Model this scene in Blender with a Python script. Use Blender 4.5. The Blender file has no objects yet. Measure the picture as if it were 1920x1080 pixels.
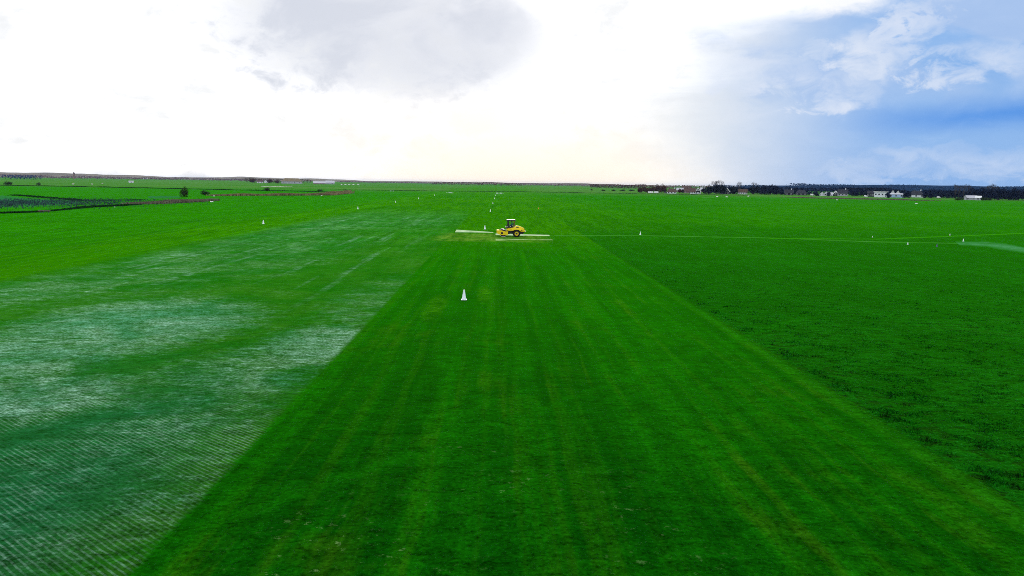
import bpy, bmesh, math, random
import numpy as np
from mathutils import Vector, Matrix, noise as mnoise

random.seed(7)
rng = np.random.default_rng(7)
S = bpy.context.scene
COL = S.collection
R_ = math.radians

# ------------------------------------------------------------------ camera
F_PX, CAM_H = 1300.0, 9.4
ROLL, YAW = math.atan(0.0155), R_(1.1)
PITCH = math.atan((540 - 343) / F_PX * math.cos(ROLL))
FW = Vector((math.sin(YAW) * math.cos(PITCH), math.cos(YAW) * math.cos(PITCH), -math.sin(PITCH)))
r0 = Vector((math.cos(YAW), -math.sin(YAW), 0)); u0 = r0.cross(FW)
RT = r0 * math.cos(ROLL) + u0 * math.sin(ROLL); UP = RT.cross(FW)
cam_d = bpy.data.cameras.new('camera'); cam = bpy.data.objects.new('camera', cam_d); COL.objects.link(cam)
cam_d.sensor_width = 36; cam_d.lens = 36 * F_PX / 1920; cam_d.clip_end = 30000; cam_d.clip_start = 0.1
cam.matrix_world = Matrix(((RT.x, UP.x, -FW.x, 0), (RT.y, UP.y, -FW.y, 0), (RT.z, UP.z, -FW.z, CAM_H), (0, 0, 0, 1)))
S.camera = cam


def at(px, py, z=0.0):
    """point of the plane at height z seen at a pixel of the survey photo, with metres per pixel there"""
    d = FW * F_PX + RT * (px - 960) + UP * (540 - py)
    t = (z - CAM_H) / d.z
    return Vector((0, 0, CAM_H)) + d * t, t


# ------------------------------------------------------------------ light
SUN_AZ, SUN_EL = R_(-4.0), R_(24.0)          # ahead, a little to the left, behind cloud
S.view_settings.view_transform = 'Standard'; S.view_settings.look = 'None'
S.render.engine = 'CYCLES'; S.cycles.use_denoising = False; S.cycles.filter_width = 0.9
S.view_settings.exposure = 0.0; S.view_settings.gamma = 1.0
sun_d = bpy.data.lights.new('sun', 'SUN'); sun_d.energy = 1.5; sun_d.angle = R_(10); sun_d.color = (1.0, 0.93, 0.80)
sun = bpy.data.objects.new('sun', sun_d); COL.objects.link(sun)
sdir = Vector((math.sin(SUN_AZ) * math.cos(SUN_EL), math.cos(SUN_AZ) * math.cos(SUN_EL), math.sin(SUN_EL)))
sun.rotation_euler = sdir.to_track_quat('Z', 'Y').to_euler()
sun.location = (0, 0, 60)


# ------------------------------------------------------------------ node helper
class NB:
    def __init__(s, tree):
        s.t = tree; s.n = tree.nodes; s.l = tree.links

    def new(s, kind, **kw):
        n = s.n.new(kind)
        for k, v in kw.items(): setattr(n, k, v)
        return n

    def put(s, sock, v):
        if isinstance(v, bpy.types.NodeSocket): s.l.new(v, sock)
        elif isinstance(v, (tuple, list)):
            sock.default_value = tuple(v) + (1.0,) if (sock.type == 'RGBA' and len(v) == 3) else tuple(v)
        else: sock.default_value = v

    def m(s, op, a, b=0.0, c=None, clamp=False):
        n = s.new('ShaderNodeMath', operation=op, use_clamp=clamp)
        s.put(n.inputs[0], a); s.put(n.inputs[1], b)
        if c is not None: s.put(n.inputs[2], c)
        return n.outputs[0]

    def add(s, a, b): return s.m('ADD', a, b)
    def sub(s, a, b): return s.m('SUBTRACT', a, b)
    def mul(s, a, b): return s.m('MULTIPLY', a, b)

    def sm(s, x, a, b, lo=0.0, hi=1.0):
        if a > b: a, b, lo, hi = b, a, hi, lo
        n = s.new('ShaderNodeMapRange', interpolation_type='SMOOTHSTEP')
        s.put(n.inputs['Value'], x); n.inputs['From Min'].default_value = a; n.inputs['From Max'].default_value = b
        n.inputs['To Min'].default_value = lo; n.inputs['To Max'].default_value = hi
        return n.outputs[0]

    def band(s, x, a, b, soft):
        return s.mul(s.sm(x, a - soft, a + soft), s.sm(x, b - soft, b + soft, 1.0, 0.0))

    def mix(s, f, a, b, blend='MIX'):
        n = s.new('ShaderNodeMix', data_type='RGBA', blend_type=blend)
        s.put(n.inputs[0], f); s.put(n.inputs[6], a); s.put(n.inputs[7], b)
        return n.outputs[2]

    def vec(s, x, y, z=0.0):
        n = s.new('ShaderNodeCombineXYZ')
        s.put(n.inputs[0], x); s.put(n.inputs[1], y); s.put(n.inputs[2], z)
        return n.outputs[0]

    def noise(s, v, scale=1.0, detail=3.0, rough=0.55, dist=0.0):
        n = s.new('ShaderNodeTexNoise')
        s.put(n.inputs['Vector'], v); n.inputs['Scale'].default_value = scale
        n.inputs['Detail'].default_value = detail; n.inputs['Roughness'].default_value = rough
        n.inputs['Distortion'].default_value = dist
        return n.outputs['Fac']

    def ell(s, x, y, cx, cy, rx, ry):
        """soft elliptical patch, 1 in the middle"""
        a = s.mul(s.sub(x, cx), 1.0 / rx); b = s.mul(s.sub(y, cy), 1.0 / ry)
        r2 = s.add(s.mul(a, a), s.mul(b, b))
        return s.sm(r2, 0.0, 1.0, 1.0, 0.0)


# ------------------------------------------------------------------ world: Nishita sky behind broken cloud
W = bpy.data.worlds.new('World'); S.world = W; W.use_nodes = True
nt = W.node_tree; nt.nodes.clear(); b = NB(nt)
sky = b.new('ShaderNodeTexSky', sky_type='NISHITA', sun_disc=False, sun_elevation=SUN_EL, sun_rotation=SUN_AZ,
            air_density=1.0, dust_density=1.0, ozone_density=1.5)
tc = b.new('ShaderNodeTexCoord'); sx = b.new('ShaderNodeSeparateXYZ'); b.l.new(tc.outputs['Generated'], sx.inputs[0])
X, Y, Z = sx.outputs
az = b.mul(b.m('ARCTAN2', X, Y), 180 / math.pi); el = b.mul(b.m('ARCSINE', Z), 180 / math.pi)
big = b.noise(b.vec(b.mul(az, 0.09), b.mul(el, 0.17), 3.1), 1.0, 5, 0.55, 0.6)
lump = b.noise(b.vec(b.mul(az, 0.15), b.mul(el, 0.26), 9.4), 1.0, 7, 0.58, 0.35)
fine = b.noise(b.vec(b.mul(az, 0.4), b.mul(el, 0.65), 1.7), 1.0, 8, 0.62, 0.5)
# bright cloud veil lit from behind
streak = b.noise(b.vec(b.mul(az, 0.05), b.mul(el, 0.42), 5.9), 1.0, 6, 0.6, 0.6)
azw = b.add(az, b.add(b.mul(b.sub(lump, 0.5), 10), b.mul(b.sub(fine, 0.5), 7)))
elw = b.add(el, b.add(b.mul(b.sub(big, 0.5), 4.0), b.mul(b.sub(fine, 0.5), 4.0)))
grey = b.sm(b.add(b.ell(azw, elw, -9.2, 11.6, 17.0, 7.0), b.add(b.mul(b.sub(lump, 0.49), 1.2), b.mul(b.sub(fine, 0.5), 0.7))), -0.05, 1.0)
grey2 = b.ell(azw, elw, -1.8, 5.4, 5, 1.7)
base = b.mix(b.sm(b.add(b.mul(lump, 0.6), b.mul(fine, 0.4)), 0.36, 0.52), (0.93, 0.945, 0.965), (1.22, 1.22, 1.23))
white = b.mix(b.mul(grey, b.sm(lump, 0.3, 0.6, 0.75, 1.0)), base, (0.66, 0.70, 0.795))
white = b.mix(b.mul(grey2, 0.55), white, (0.90, 0.89, 0.88))
warm = b.mul(b.sm(el, 0.0, 8.5, 1.0, 0.0), b.band(az, -11, 16, 10))
white = b.mix(warm, white, (1.06, 0.975, 0.85))
# blue grey cloud to the right
edge = b.add(b.sub(b.sub(b.sub(az, 10.5), b.mul(b.m('MAXIMUM', b.sub(3.0, el), 0.0), 1.0)), b.mul(b.m('MAXIMUM', b.sub(el, 7.0), 0.0), 1.35)), b.add(b.mul(b.sub(lump, 0.5), 9), b.add(b.mul(b.sub(streak, 0.5), 10), b.mul(b.sub(fine, 0.5), 5))))
side = b.sm(edge, -5.0, 8.0)
shade = b.mix(b.sm(az, 12, 31), (0.80, 0.84, 0.89), (0.26, 0.475, 0.85))
shade = b.mix(b.mul(b.sm(el, 4.5, 8), b.sm(big, 0.42, 0.6)), shade, (0.39, 0.555, 0.86))
bandm = b.mul(b.band(b.add(el, b.mul(b.sub(lump, 0.5), 1.6)), 4.1, 5.7, 0.9), b.sm(az, 23, 35))
shade = b.mix(b.mul(bandm, 0.95), shade, (0.085, 0.30, 0.80))
bright = None
for ca, ce, ra, re, k in ((27.6, 9.0, 3.6, 2.6, 1.0), (25.2, 7.0, 4.2, 2.0, 0.9), (19.0, 8.2, 6.5, 1.9, 0.9), (33.2, 8.6, 3.6, 1.7, 0.75), (29.6, 11.2, 2.0, 2.2, 0.8), (24, 9.6, 3.0, 1.0, 0.6), (35, 2.2, 9, 1.5, 0.45), (30.5, 1.2, 8, 1.0, 0.35)):
    e = b.mul(b.sm(b.add(b.ell(azw, elw, ca, ce, ra, re), b.mul(b.sub(fine, 0.5), 0.7)), 0.0, 1.0), k)
    bright = e if bright is None else b.m('MAXIMUM', bright, e)
bright = b.mul(bright, b.sm(b.add(b.mul(lump, 0.4), b.mul(fine, 0.8)), 0.42, 0.75, 0.35, 1.0))
shade = b.mix(bright, shade, (0.70, 0.78, 0.93))
top = b.sm(b.add(el, b.add(b.mul(b.sub(lump, 0.5), 3.5), b.mul(b.sub(fine, 0.5), 1.2))), 11.8, 13.2)
shade = b.mix(b.mul(top, b.sm(b.m('ABSOLUTE', b.sub(az, 30.0)), 0.5, 3.0, 0.15, 1.0)), shade, (1.0, 1.01, 1.04))
tv = b.add(1.0, b.mul(b.sub(b.add(b.mul(fine, 0.6), b.mul(streak, 0.4)), 0.5), 0.42))
shade = b.mix(1.0, shade, b.vec(tv, b.add(b.mul(tv, 0.6), 0.4), b.add(b.mul(tv, 0.25), 0.75)), 'MULTIPLY')
cloud = b.mix(side, white, shade)
# overhead: paler broken cloud; behind the camera: unseen sky brightened to light facing walls
high = b.sm(el, 18, 40)
cloud = b.mix(high, cloud, b.mix(b.sm(big, 0.4, 0.6), (0.45, 0.52, 0.66), (0.95, 0.97, 1.0)))
behind = b.sm(Y, 0.3, -0.3)
cloud = b.mix(behind, cloud, b.mix(b.sm(big, 0.4, 0.6), (1.05, 1.12, 1.26), (1.50, 1.52, 1.56)))
bg1 = b.new('ShaderNodeBackground'); b.l.new(sky.outputs[0], bg1.inputs[0]); bg1.inputs[1].default_value = 0.08
bg2 = b.new('ShaderNodeBackground'); b.l.new(cloud, bg2.inputs[0]); bg2.inputs[1].default_value = 1.0
mx = b.new('ShaderNodeMixShader')
b.put(mx.inputs[0], b.sub(0.96, b.mul(b.sm(big, 0.55, 0.35), b.mul(high, 0.5))))
b.l.new(bg1.outputs[0], mx.inputs[1]); b.l.new(bg2.outputs[0], mx.inputs[2])
out = b.new('ShaderNodeOutputWorld'); b.l.new(mx.outputs[0], out.inputs[0])


# ------------------------------------------------------------------ materials
def mat(name, col, rough=0.6, metal=0.0, var=0.18, scale=3.0, spec=0.5, coat=0.0, trans=0.0):
    m = bpy.data.materials.new(name); m.use_nodes = True
    nb = NB(m.node_tree); p = nb.n['Principled BSDF']
    g = nb.new('ShaderNodeNewGeometry')
    n = nb.noise(g.outputs['Position'], scale, 4, 0.6)
    lo = tuple(c * (1 - var) for c in col); hi = tuple(min(1, c * (1 + var)) for c in col)
    c = nb.mix(nb.sm(n, 0.3, 0.7), lo, hi)
    nb.l.new(c, p.inputs['Base Color'])
    p.inputs['Roughness'].default_value = rough; p.inputs['Metallic'].default_value = metal
    p.inputs['Specular IOR Level'].default_value = spec
    p.inputs['Coat Weight'].default_value = coat
    if trans: 
        tr = nb.new('ShaderNodeBsdfTranslucent'); nb.l.new(c, tr.inputs[0])
        ms = nb.new('ShaderNodeMixShader'); ms.inputs[0].default_value = trans
        o = nb.n['Material Output']
        nb.l.new(p.outputs[0], ms.inputs[1]); nb.l.new(tr.outputs[0], ms.inputs[2]); nb.l.new(ms.outputs[0], o.inputs[0])
    return m


def turf_group():
    """colour of the turf everywhere on the airfield, from the ground position in metres"""
    g = bpy.data.node_groups.new('TurfColour', 'ShaderNodeTree')
    g.interface.new_socket('Color', in_out='OUTPUT', socket_type='NodeSocketColor')
    g.interface.new_socket('Height', in_out='OUTPUT', socket_type='NodeSocketFloat')
    nb = NB(g); o = nb.new('NodeGroupOutput')
    geo = nb.new('ShaderNodeNewGeometry'); sp = nb.new('ShaderNodeSeparateXYZ'); nb.l.new(geo.outputs['Position'], sp.inputs[0])
    x, y, _ = sp.outputs
    # noise families
    grain = nb.noise(nb.vec(x, y), 7.0, 3, 0.7)                       # blades, dm
    tuft = nb.noise(nb.vec(nb.mul(x, 0.62), nb.mul(y, 1.0)), 1.9, 5, 0.68, 0.5)      # tufts, half metre
    patch = nb.noise(nb.vec(x, y, 4.0), 0.16, 4, 0.6, 0.5)            # some metres
    broad = nb.noise(nb.vec(x, y, 8.0), 0.018, 4, 0.55, 0.3)          # tens of metres
    wx = nb.add(x, nb.mul(nb.sub(patch, 0.5), 0.7))
    lane = nb.noise(nb.vec(nb.mul(wx, 0.62), nb.mul(y, 0.010), 2.0), 1.0, 3, 0.6)     # mowing lanes along the strip
    lane2 = nb.noise(nb.vec(nb.mul(wx, 1.3), nb.mul(y, 0.03), 5.0), 1.0, 3, 0.6)
    rowx = nb.noise(nb.vec(nb.mul(x, 0.16), nb.mul(y, 0.45), 6.0), 1.0, 6, 0.7, 0.8)  # streaks across
    # lengthwise zones
    strip = nb.mul(nb.band(nb.add(x, nb.mul(nb.sub(tuft, 0.5), 0.35)), -8.8, 15.6, 0.12), nb.sm(y, 135, 80))
    rough = nb.mul(nb.sm(nb.add(x, nb.mul(nb.sub(tuft, 0.5), 0.8)), 15.45, 15.85), nb.sm(y, 240, 75))
    left = nb.mul(nb.mul(nb.sm(nb.add(x, nb.mul(nb.sub(rowx, 0.5), 6)), -46, -40), nb.sm(nb.add(x, nb.mul(nb.sub(tuft, 0.5), 0.5)), -8.6, -9.0)), nb.sm(nb.add(y, nb.mul(nb.sub(patch, 0.5), 60)), 290, 110))
    # field
    c = nb.mix(nb.sm(broad, 0.3, 0.7), FIELD_A, FIELD_B)
    c = nb.mix(nb.mul(nb.sm(x, -56, -59), 0.8), c, (0.010, 0.104, 0.001))
    c = nb.mix(nb.mul(nb.sm(patch, 0.4, 0.75), 0.30), c, FIELD_C)
    # far fields beyond the aerodrome: dull olive, with horizon haze put into the colour
    c = nb.mix(nb.mul(nb.sm(y, 540, 760), 0.85), c, nb.mix(nb.sm(nb.noise(nb.vec(nb.mul(x, 0.002), nb.mul(y, 0.008)), 1.0, 3), 0.35, 0.65), (0.045, 0.088, 0.020), (0.085, 0.105, 0.042)))
    c = nb.mix(nb.mul(nb.mul(nb.band(x, -55, 40, 22), nb.sm(y, 40, 120)), 0.65), c, nb.mix(nb.sm(broad, 0.3, 0.7), (0.018, 0.082, 0.0005), (0.034, 0.112, 0.0008)))  # central band yellower: sun glow put into the turf colour
    # bright mown lanes left of the reseeded strip
    mown = nb.band(x, -59, -45, 0.8)
    c = nb.mix(nb.mul(mown, nb.sm(lane, 0.35, 0.65, 0.15, 0.7)), c, LANE)
    # mown centre strip
    cs = nb.mix(nb.sm(nb.add(nb.mul(lane, 0.6), nb.mul(nb.noise(nb.vec(x, nb.mul(y, 0.8), 15.0), 0.30, 5, 0.62, 0.6), 0.4)), 0.36, 0.62), STRIP_A, STRIP_B)
    cs = nb.mix(nb.mul(nb.sm(lane2, 0.48, 0.68), 0.45), cs, STRIP_C)
    cs = nb.mix(nb.mul(nb.sm(lane2, 0.50, 0.34), 0.5), cs, STRIP_A)
    cs = nb.mix(nb.mul(nb.sm(nb.mul(patch, nb.add(lane2, 0.5)), 0.54, 0.84), 0.4), cs, STRIP_Y)
    c = nb.mix(strip, c, cs)
    wt = None
    for tx in (-3.4, -1.7, 0.2, 1.9, 3.6, 6.4, 8.2):
        e = nb.band(nb.add(x, nb.mul(nb.sub(broad, 0.5), 1.2)), tx - 0.16, tx + 0.16, 0.22)
        wt = e if wt is None else nb.m('MAXIMUM', wt, e)
    wt = nb.mul(wt, nb.mul(nb.sm(nb.noise(nb.vec(nb.mul(x, 0.4), nb.mul(y, 0.05), 51.0), 1.0, 3, 0.6), 0.42, 0.62), nb.sm(y, 18, 40)))
    c = nb.mix(nb.mul(wt, nb.mul(strip, 0.6)), c, (0.0005, 0.030, 0.0005))
    # rough pasture to the right
    cr = nb.mix(nb.sm(patch, 0.32, 0.7), ROUGH_A, ROUGH_B)
    cr = nb.mix(nb.mul(nb.sm(tuft, 0.52, 0.34), 0.75), cr, (0.0004, 0.014, 0.001))
    cr = nb.mix(nb.mul(nb.sm(grain, 0.54, 0.68), 0.5), cr, (0.006, 0.095, 0.008))
    holes = nb.mul(nb.sm(tuft, 0.50, 0.38), nb.sm(nb.add(patch, nb.mul(nb.ell(x, y, 16.8, 22, 2.4, 30), 0.36)), 0.58, 0.74))  # dark spots between tufts: soil, with tuft shade put into the colour
    cr = nb.mix(nb.mul(holes, 0.85), cr, (0.004, 0.016, 0.003))
    c = nb.mix(rough, c, cr)
    c = nb.mix(nb.mul(nb.mul(nb.band(x, 14.9, 15.5, 0.3), nb.sm(y, 130, 60)), nb.sm(patch, 0.3, 0.6, 0.25, 0.7)), c, (0.010, 0.112, 0.002))
    # olive tinges of old grass
    ol = nb.noise(nb.vec(x, nb.mul(y, 0.6), 21.0), 0.55, 5, 0.7, 0.4)
    c = nb.mix(nb.mul(nb.sm(ol, 0.52, 0.72), 0.11), c, nb.mix(1.0, c, (6.0, 0.95, 2.5), 'MULTIPLY'))
    # reseeded strip: grass with pale dry streaks and drill rows
    cl_ = nb.mix(nb.sm(patch, 0.3, 0.7), LEFT_A, LEFT_B)
    cl_ = nb.mix(nb.mul(nb.sm(nb.add(y, nb.mul(patch, 14)), 48, 26), nb.sm(x, -8, -14)), cl_, (0.006, 0.066, 0.024))
    blobs = None
    for cx, cy, rx, ry, k in PALE:
        e = nb.mul(nb.ell(x, y, cx, cy, rx, ry), k)
        blobs = e if blobs is None else nb.m('MAXIMUM', blobs, e)
    wisp = nb.noise(nb.vec(nb.mul(x, 0.45), nb.mul(y, 0.9), 31.0), 1.0, 8, 0.78, 0.7)
    fib = nb.noise(nb.vec(nb.mul(x, 2.2), nb.mul(y, 4.0), 17.0), 1.0, 5, 0.75, 0.3)
    pale = nb.sm(nb.add(nb.add(nb.mul(blobs, 1.05), nb.mul(nb.sub(wisp, 0.5), 1.5)), nb.add(nb.mul(nb.sub(rowx, 0.5), 0.8), nb.add(nb.mul(nb.sub(fib, 0.5), 2.2), nb.mul(nb.sub(patch, 0.5), 0.7)))), 0.16, 1.35)
    # drill rows, fine and oblique
    d = nb.add(nb.mul(x, math.cos(DRILL)), nb.mul(y, math.sin(DRILL)))
    wob = nb.mul(nb.sub(tuft, 0.5), 0.10)
    rows = nb.m('SINE', nb.mul(nb.add(d, wob), 2 * math.pi / DRILL_W))
    rowmask = nb.mul(nb.sm(y, 38, 20), nb.sm(nb.add(nb.add(nb.mul(x, -0.35), nb.mul(y, -0.12)), nb.mul(patch, 5)), -1.5, 2.5))
    pale = nb.add(nb.mul(pale, nb.sm(nb.add(nb.mul(grain, 0.6), nb.mul(tuft, 0.4)), 0.32, 0.68, 0.25, 1.3)), nb.mul(nb.mul(nb.sm(rows, 0.1, 0.9), rowmask), nb.sm(nb.add(patch, nb.mul(rowx, 0.5)), 0.58, 1.05, 0.0, 0.58)))
    cl_ = nb.mix(nb.m('MINIMUM', pale, 1.0), cl_, nb.mix(nb.sm(patch, 0.35, 0.65), PALE_A, PALE_B))
    c = nb.mix(left, c, cl_)
    # tyre tracks along the strip and across it
    tr = None
    for tx, tw in ((-57.6, 0.35), (-59.4, 0.3), (-66.0, 0.3)):
        e = nb.band(nb.add(x, nb.mul(nb.sub(broad, 0.5), 3)), tx - tw, tx + tw, 0.25)
        tr = e if tr is None else nb.m('MAXIMUM', tr, e)
    yy = nb.sub(y, nb.mul(x, 0.030))
    for ty, tw, x0 in ((134.0, 0.7, 16), (131.2, 0.5, 22), (205, 1.0, 30), (232, 1.2, 2), (330, 3.0, 20), (430, 4.0, 10)):
        e = nb.mul(nb.mul(nb.band(nb.add(yy, nb.mul(nb.sub(broad, 0.5), 6)), ty - tw, ty + tw, tw), nb.sm(x, x0, x0 + 12)), nb.sm(patch, 0.3, 0.6, 0.5, 1.0))
        tr = nb.m('MAXIMUM', tr, e)
    y2 = nb.add(y, nb.mul(x, 0.55))
    for ty, tw in ((70.0, 0.25), (71.9, 0.25), (84, 0.3), (63, 0.2)):
        e = nb.mul(nb.mul(nb.band(nb.add(y2, nb.mul(nb.sub(broad, 0.5), 5)), ty - tw, ty + tw, 0.2), nb.band(x, 26, 70, 6)), nb.sm(patch, 0.4, 0.6))
        tr = nb.m('MAXIMUM', tr, e)
    c = nb.mix(nb.mul(tr, 0.6), c, (0.006, 0.035, 0.004))
    # trodden pale diagonal in the pasture
    y3 = nb.sub(y, nb.mul(nb.sub(x, 15.6), 1.05))
    dg = nb.mul(nb.band(nb.add(y3, nb.mul(nb.sub(patch, 0.5), 1.2)), 42.2, 43.0, 0.5), nb.sm(x, 26, 17))
    c = nb.mix(nb.mul(dg, 0.55), c, STRIP_B)
    # rolled bare ground round the roller
    br = nb.mul(nb.band(nb.add(x, nb.mul(patch, 2)), -9.5, 9.0, 1.5), nb.band(nb.add(y, nb.mul(nb.sub(tuft, 0.5), 3)), 112, 129, 2))
    c = nb.mix(nb.mul(br, nb.sm(nb.add(rowx, nb.mul(nb.sub(tuft, 0.5), 0.6)), 0.32, 0.62, 0.05, 0.85)), c, (0.11, 0.15, 0.022))
    st = nb.mul(nb.mul(nb.sm(nb.noise(nb.vec(nb.mul(x, 0.5), nb.mul(y, 0.02), 41.0), 1.0, 5, 0.7), 0.52, 0.68), nb.band(x, -42, -14, 3)), nb.mul(nb.band(y, 62, 190, 25), nb.sm(wisp, 0.42, 0.6)))
    c = nb.mix(nb.mul(st, 0.7), c, PALE_B)
    # yellow wear near the cone
    yw = nb.m('MAXIMUM', nb.ell(x, y, -4.9, 52, 1.0, 7), nb.ell(x, y, -1.2, 58, 0.8, 5))
    c = nb.mix(nb.mul(yw, nb.sm(tuft, 0.35, 0.65, 0.1, 0.6)), c, (0.040, 0.140, 0.003))
    # clover heads and dead grass, sparse
    vor = nb.noise(nb.vec(x, nb.mul(y, 1.3), 12.0), 2.6, 4, 0.75)
    fl = nb.mul(nb.sm(vor, 0.60, 0.68), nb.mul(nb.sm(nb.ell(x, y, -0.3, 15.5, 7.5, 11), 0.0, 0.5), nb.sm(patch, 0.35, 0.6)))
    c = nb.mix(nb.mul(fl, 0.32), c, (0.20, 0.32, 0.12))
    # blade and tuft variation everywhere
    farn = nb.noise(nb.vec(x, nb.mul(y, 0.15), 3.3), 1.1, 3, 0.75)
    farn2 = nb.noise(nb.vec(x, nb.mul(y, 0.10), 7.3), 0.28, 3, 0.75)
    farn3 = nb.noise(nb.vec(x, nb.mul(y, 0.045), 1.3), 0.40, 4, 0.8)
    fw_ = nb.sm(y, 30, 140)
    fw3 = nb.sm(y, 90, 300)
    v = nb.add(nb.mul(nb.sub(grain, 0.5), 2.9), nb.mul(nb.sub(tuft, 0.5), 2.7))
    v = nb.add(v, nb.mul(fw_, nb.add(nb.mul(nb.sub(farn, 0.5), 3.2), nb.add(nb.mul(nb.sub(farn2, 0.5), 1.8), nb.mul(fw3, nb.mul(nb.sub(farn3, 0.5), 2.6))))))
    v = nb.add(v, nb.mul(nb.sub(rowx, 0.5), 0.5))
    v = nb.m('MAXIMUM', nb.add(v, 1.0), 0.18)
    c = nb.mix(1.0, c, nb.vec(v, v, v), 'MULTIPLY')
    nb.l.new(c, o.inputs['Color'])
    h = nb.add(nb.mul(tuft, nb.add(0.5, nb.mul(rough, 1.2))), nb.mul(grain, 0.15))
    nb.l.new(h, o.inputs['Height'])
    return g


FIELD_A, FIELD_B, FIELD_C = (0.004, 0.062, 0.0005), (0.013, 0.092, 0.0005), (0.028, 0.098, 0.002)
LANE = (0.030, 0.135, 0.0005)
STRIP_A, STRIP_B, STRIP_C, STRIP_Y = (0.0003, 0.034, 0.0007), (0.003, 0.083, 0.0008), (0.012, 0.086, 0.001), (0.030, 0.085, 0.003)
ROUGH_A, ROUGH_B = (0.0003, 0.032, 0.001), (0.002, 0.058, 0.002)
LEFT_A, LEFT_B = (0.004, 0.062, 0.003), (0.022, 0.090, 0.006)
PALE_A, PALE_B = (0.070, 0.21, 0.15), (0.20, 0.33, 0.265)
DRILL, DRILL_W = R_(53), 0.16
PALE = []
for px, py, kx, ky, k in ((250, 605, 1.5, 1.5, 0.86), (60, 660, 1.3, 1.5, 0.80), (600, 645, 0.9, 1.1, 0.70), (380, 500, 1.0, 1.4, 0.36), (480, 690, 1.2, 1.3, 0.5),
                          (540, 470, 0.9, 1.2, 0.36), (70, 540, 1.2, 1.0, 0.46), (560, 425, 0.8, 1.4, 0.42), (780, 407, 0.8, 0.5, 0.42), (650, 410, 0.8, 0.8, 0.45),
                          (300, 760, 1.9, 1.6, 0.34), (40, 740, 1.4, 1.2, 0.66), (340, 940, 1.0, 1.3, 0.30), (150, 880, 1.6, 1.7, 0.26), (60, 1000, 1.5, 1.5, 0.24), (720, 560, 0.7, 1.5, 0.35)):
    p, t = at(px, py)
    PALE.append((p.x, p.y, 200 * t * kx, 4.5 * kx if False else max(3.0, 55 * t * t * F_PX / CAM_H * ky), k))
TURF = turf_group()


def turf_mat(name, blades=False):
    m = bpy.data.materials.new(name); m.use_nodes = True; nb = NB(m.node_tree); p = nb.n['Principled BSDF']
    g = nb.new('ShaderNodeGroup'); g.node_tree = TURF
    c = g.outputs['Color']
    p.inputs['Roughness'].default_value = 0.9; p.inputs['Specular IOR Level'].default_value = 0.0
    if blades:
        ge = nb.new('ShaderNodeNewGeometry')
        k = nb.sm(ge.outputs['Random Per Island'], 0, 1, 0.8, 2.3)
        c = nb.mix(1.0, c, nb.vec(k, k, k), 'MULTIPLY')
        tr = nb.new('ShaderNodeBsdfTranslucent'); nb.l.new(c, tr.inputs[0])
        ms = nb.new('ShaderNodeMixShader'); ms.inputs[0].default_value = 0.4
        nb.l.new(p.outputs[0], ms.inputs[1]); nb.l.new(tr.outputs[0], ms.inputs[2])
        nb.l.new(ms.outputs[0], nb.n['Material Output'].inputs[0])
    else:
        bp = nb.new('ShaderNodeBump'); bp.inputs['Strength'].default_value = 0.7; bp.inputs['Distance'].default_value = 0.10
        nb.l.new(g.outputs['Height'], bp.inputs['Height']); nb.l.new(bp.outputs[0], p.inputs['Normal'])
        p.inputs['Sheen Weight'].default_value = 0.22; p.inputs['Sheen Roughness'].default_value = 0.35
        p.inputs['Sheen Tint'].default_value = (0.08, 0.9, 0.0, 1)
    nb.l.new(c, p.inputs['Base Color'])
    return m


def worn_mat(name, ca, cb, wear=0.5, edge=0.35, grain=1.2):
    """a sheet of ca/cb that breaks up into turf at its margins; UV: u across 0..1, v metres along"""
    m = bpy.data.materials.new(name); m.use_nodes = True; nb = NB(m.node_tree); p = nb.n['Principled BSDF']
    g = nb.new('ShaderNodeGroup'); g.node_tree = TURF
    uv = nb.new('ShaderNodeUVMap'); su = nb.new('ShaderNodeSeparateXYZ'); nb.l.new(uv.outputs[0], su.inputs[0])
    ge = nb.new('ShaderNodeNewGeometry')
    n1 = nb.noise(ge.outputs['Position'], grain, 4, 0.65); n2 = nb.noise(ge.outputs['Position'], 0.25, 3, 0.6)
    n3 = nb.noise(ge.outputs['Position'], 6.0, 3, 0.7)
    e = nb.m('ABSOLUTE', nb.sub(su.outputs[0], 0.5))
    e = nb.sm(nb.add(e, nb.mul(nb.sub(n1, 0.5), edge)), 0.5 - edge, 0.5, 1.0, 0.0)
    f = nb.mul(e, nb.sm(nb.add(n2, nb.mul(nb.sub(n3, 0.5), 0.7)), wear - 0.25, wear + 0.2))
    c = nb.mix(nb.sm(n1, 0.35, 0.65), ca, cb)
    c = nb.mix(f, g.outputs['Color'], c)
    nb.l.new(c, p.inputs['Base Color']); p.inputs['Roughness'].default_value = 0.9; p.inputs['Specular IOR Level'].default_value = 0.0
    p.inputs['Sheen Weight'].default_value = 0.22; p.inputs['Sheen Roughness'].default_value = 0.35; p.inputs['Sheen Tint'].default_value = (0.08, 0.9, 0.0, 1)
    return m


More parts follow.
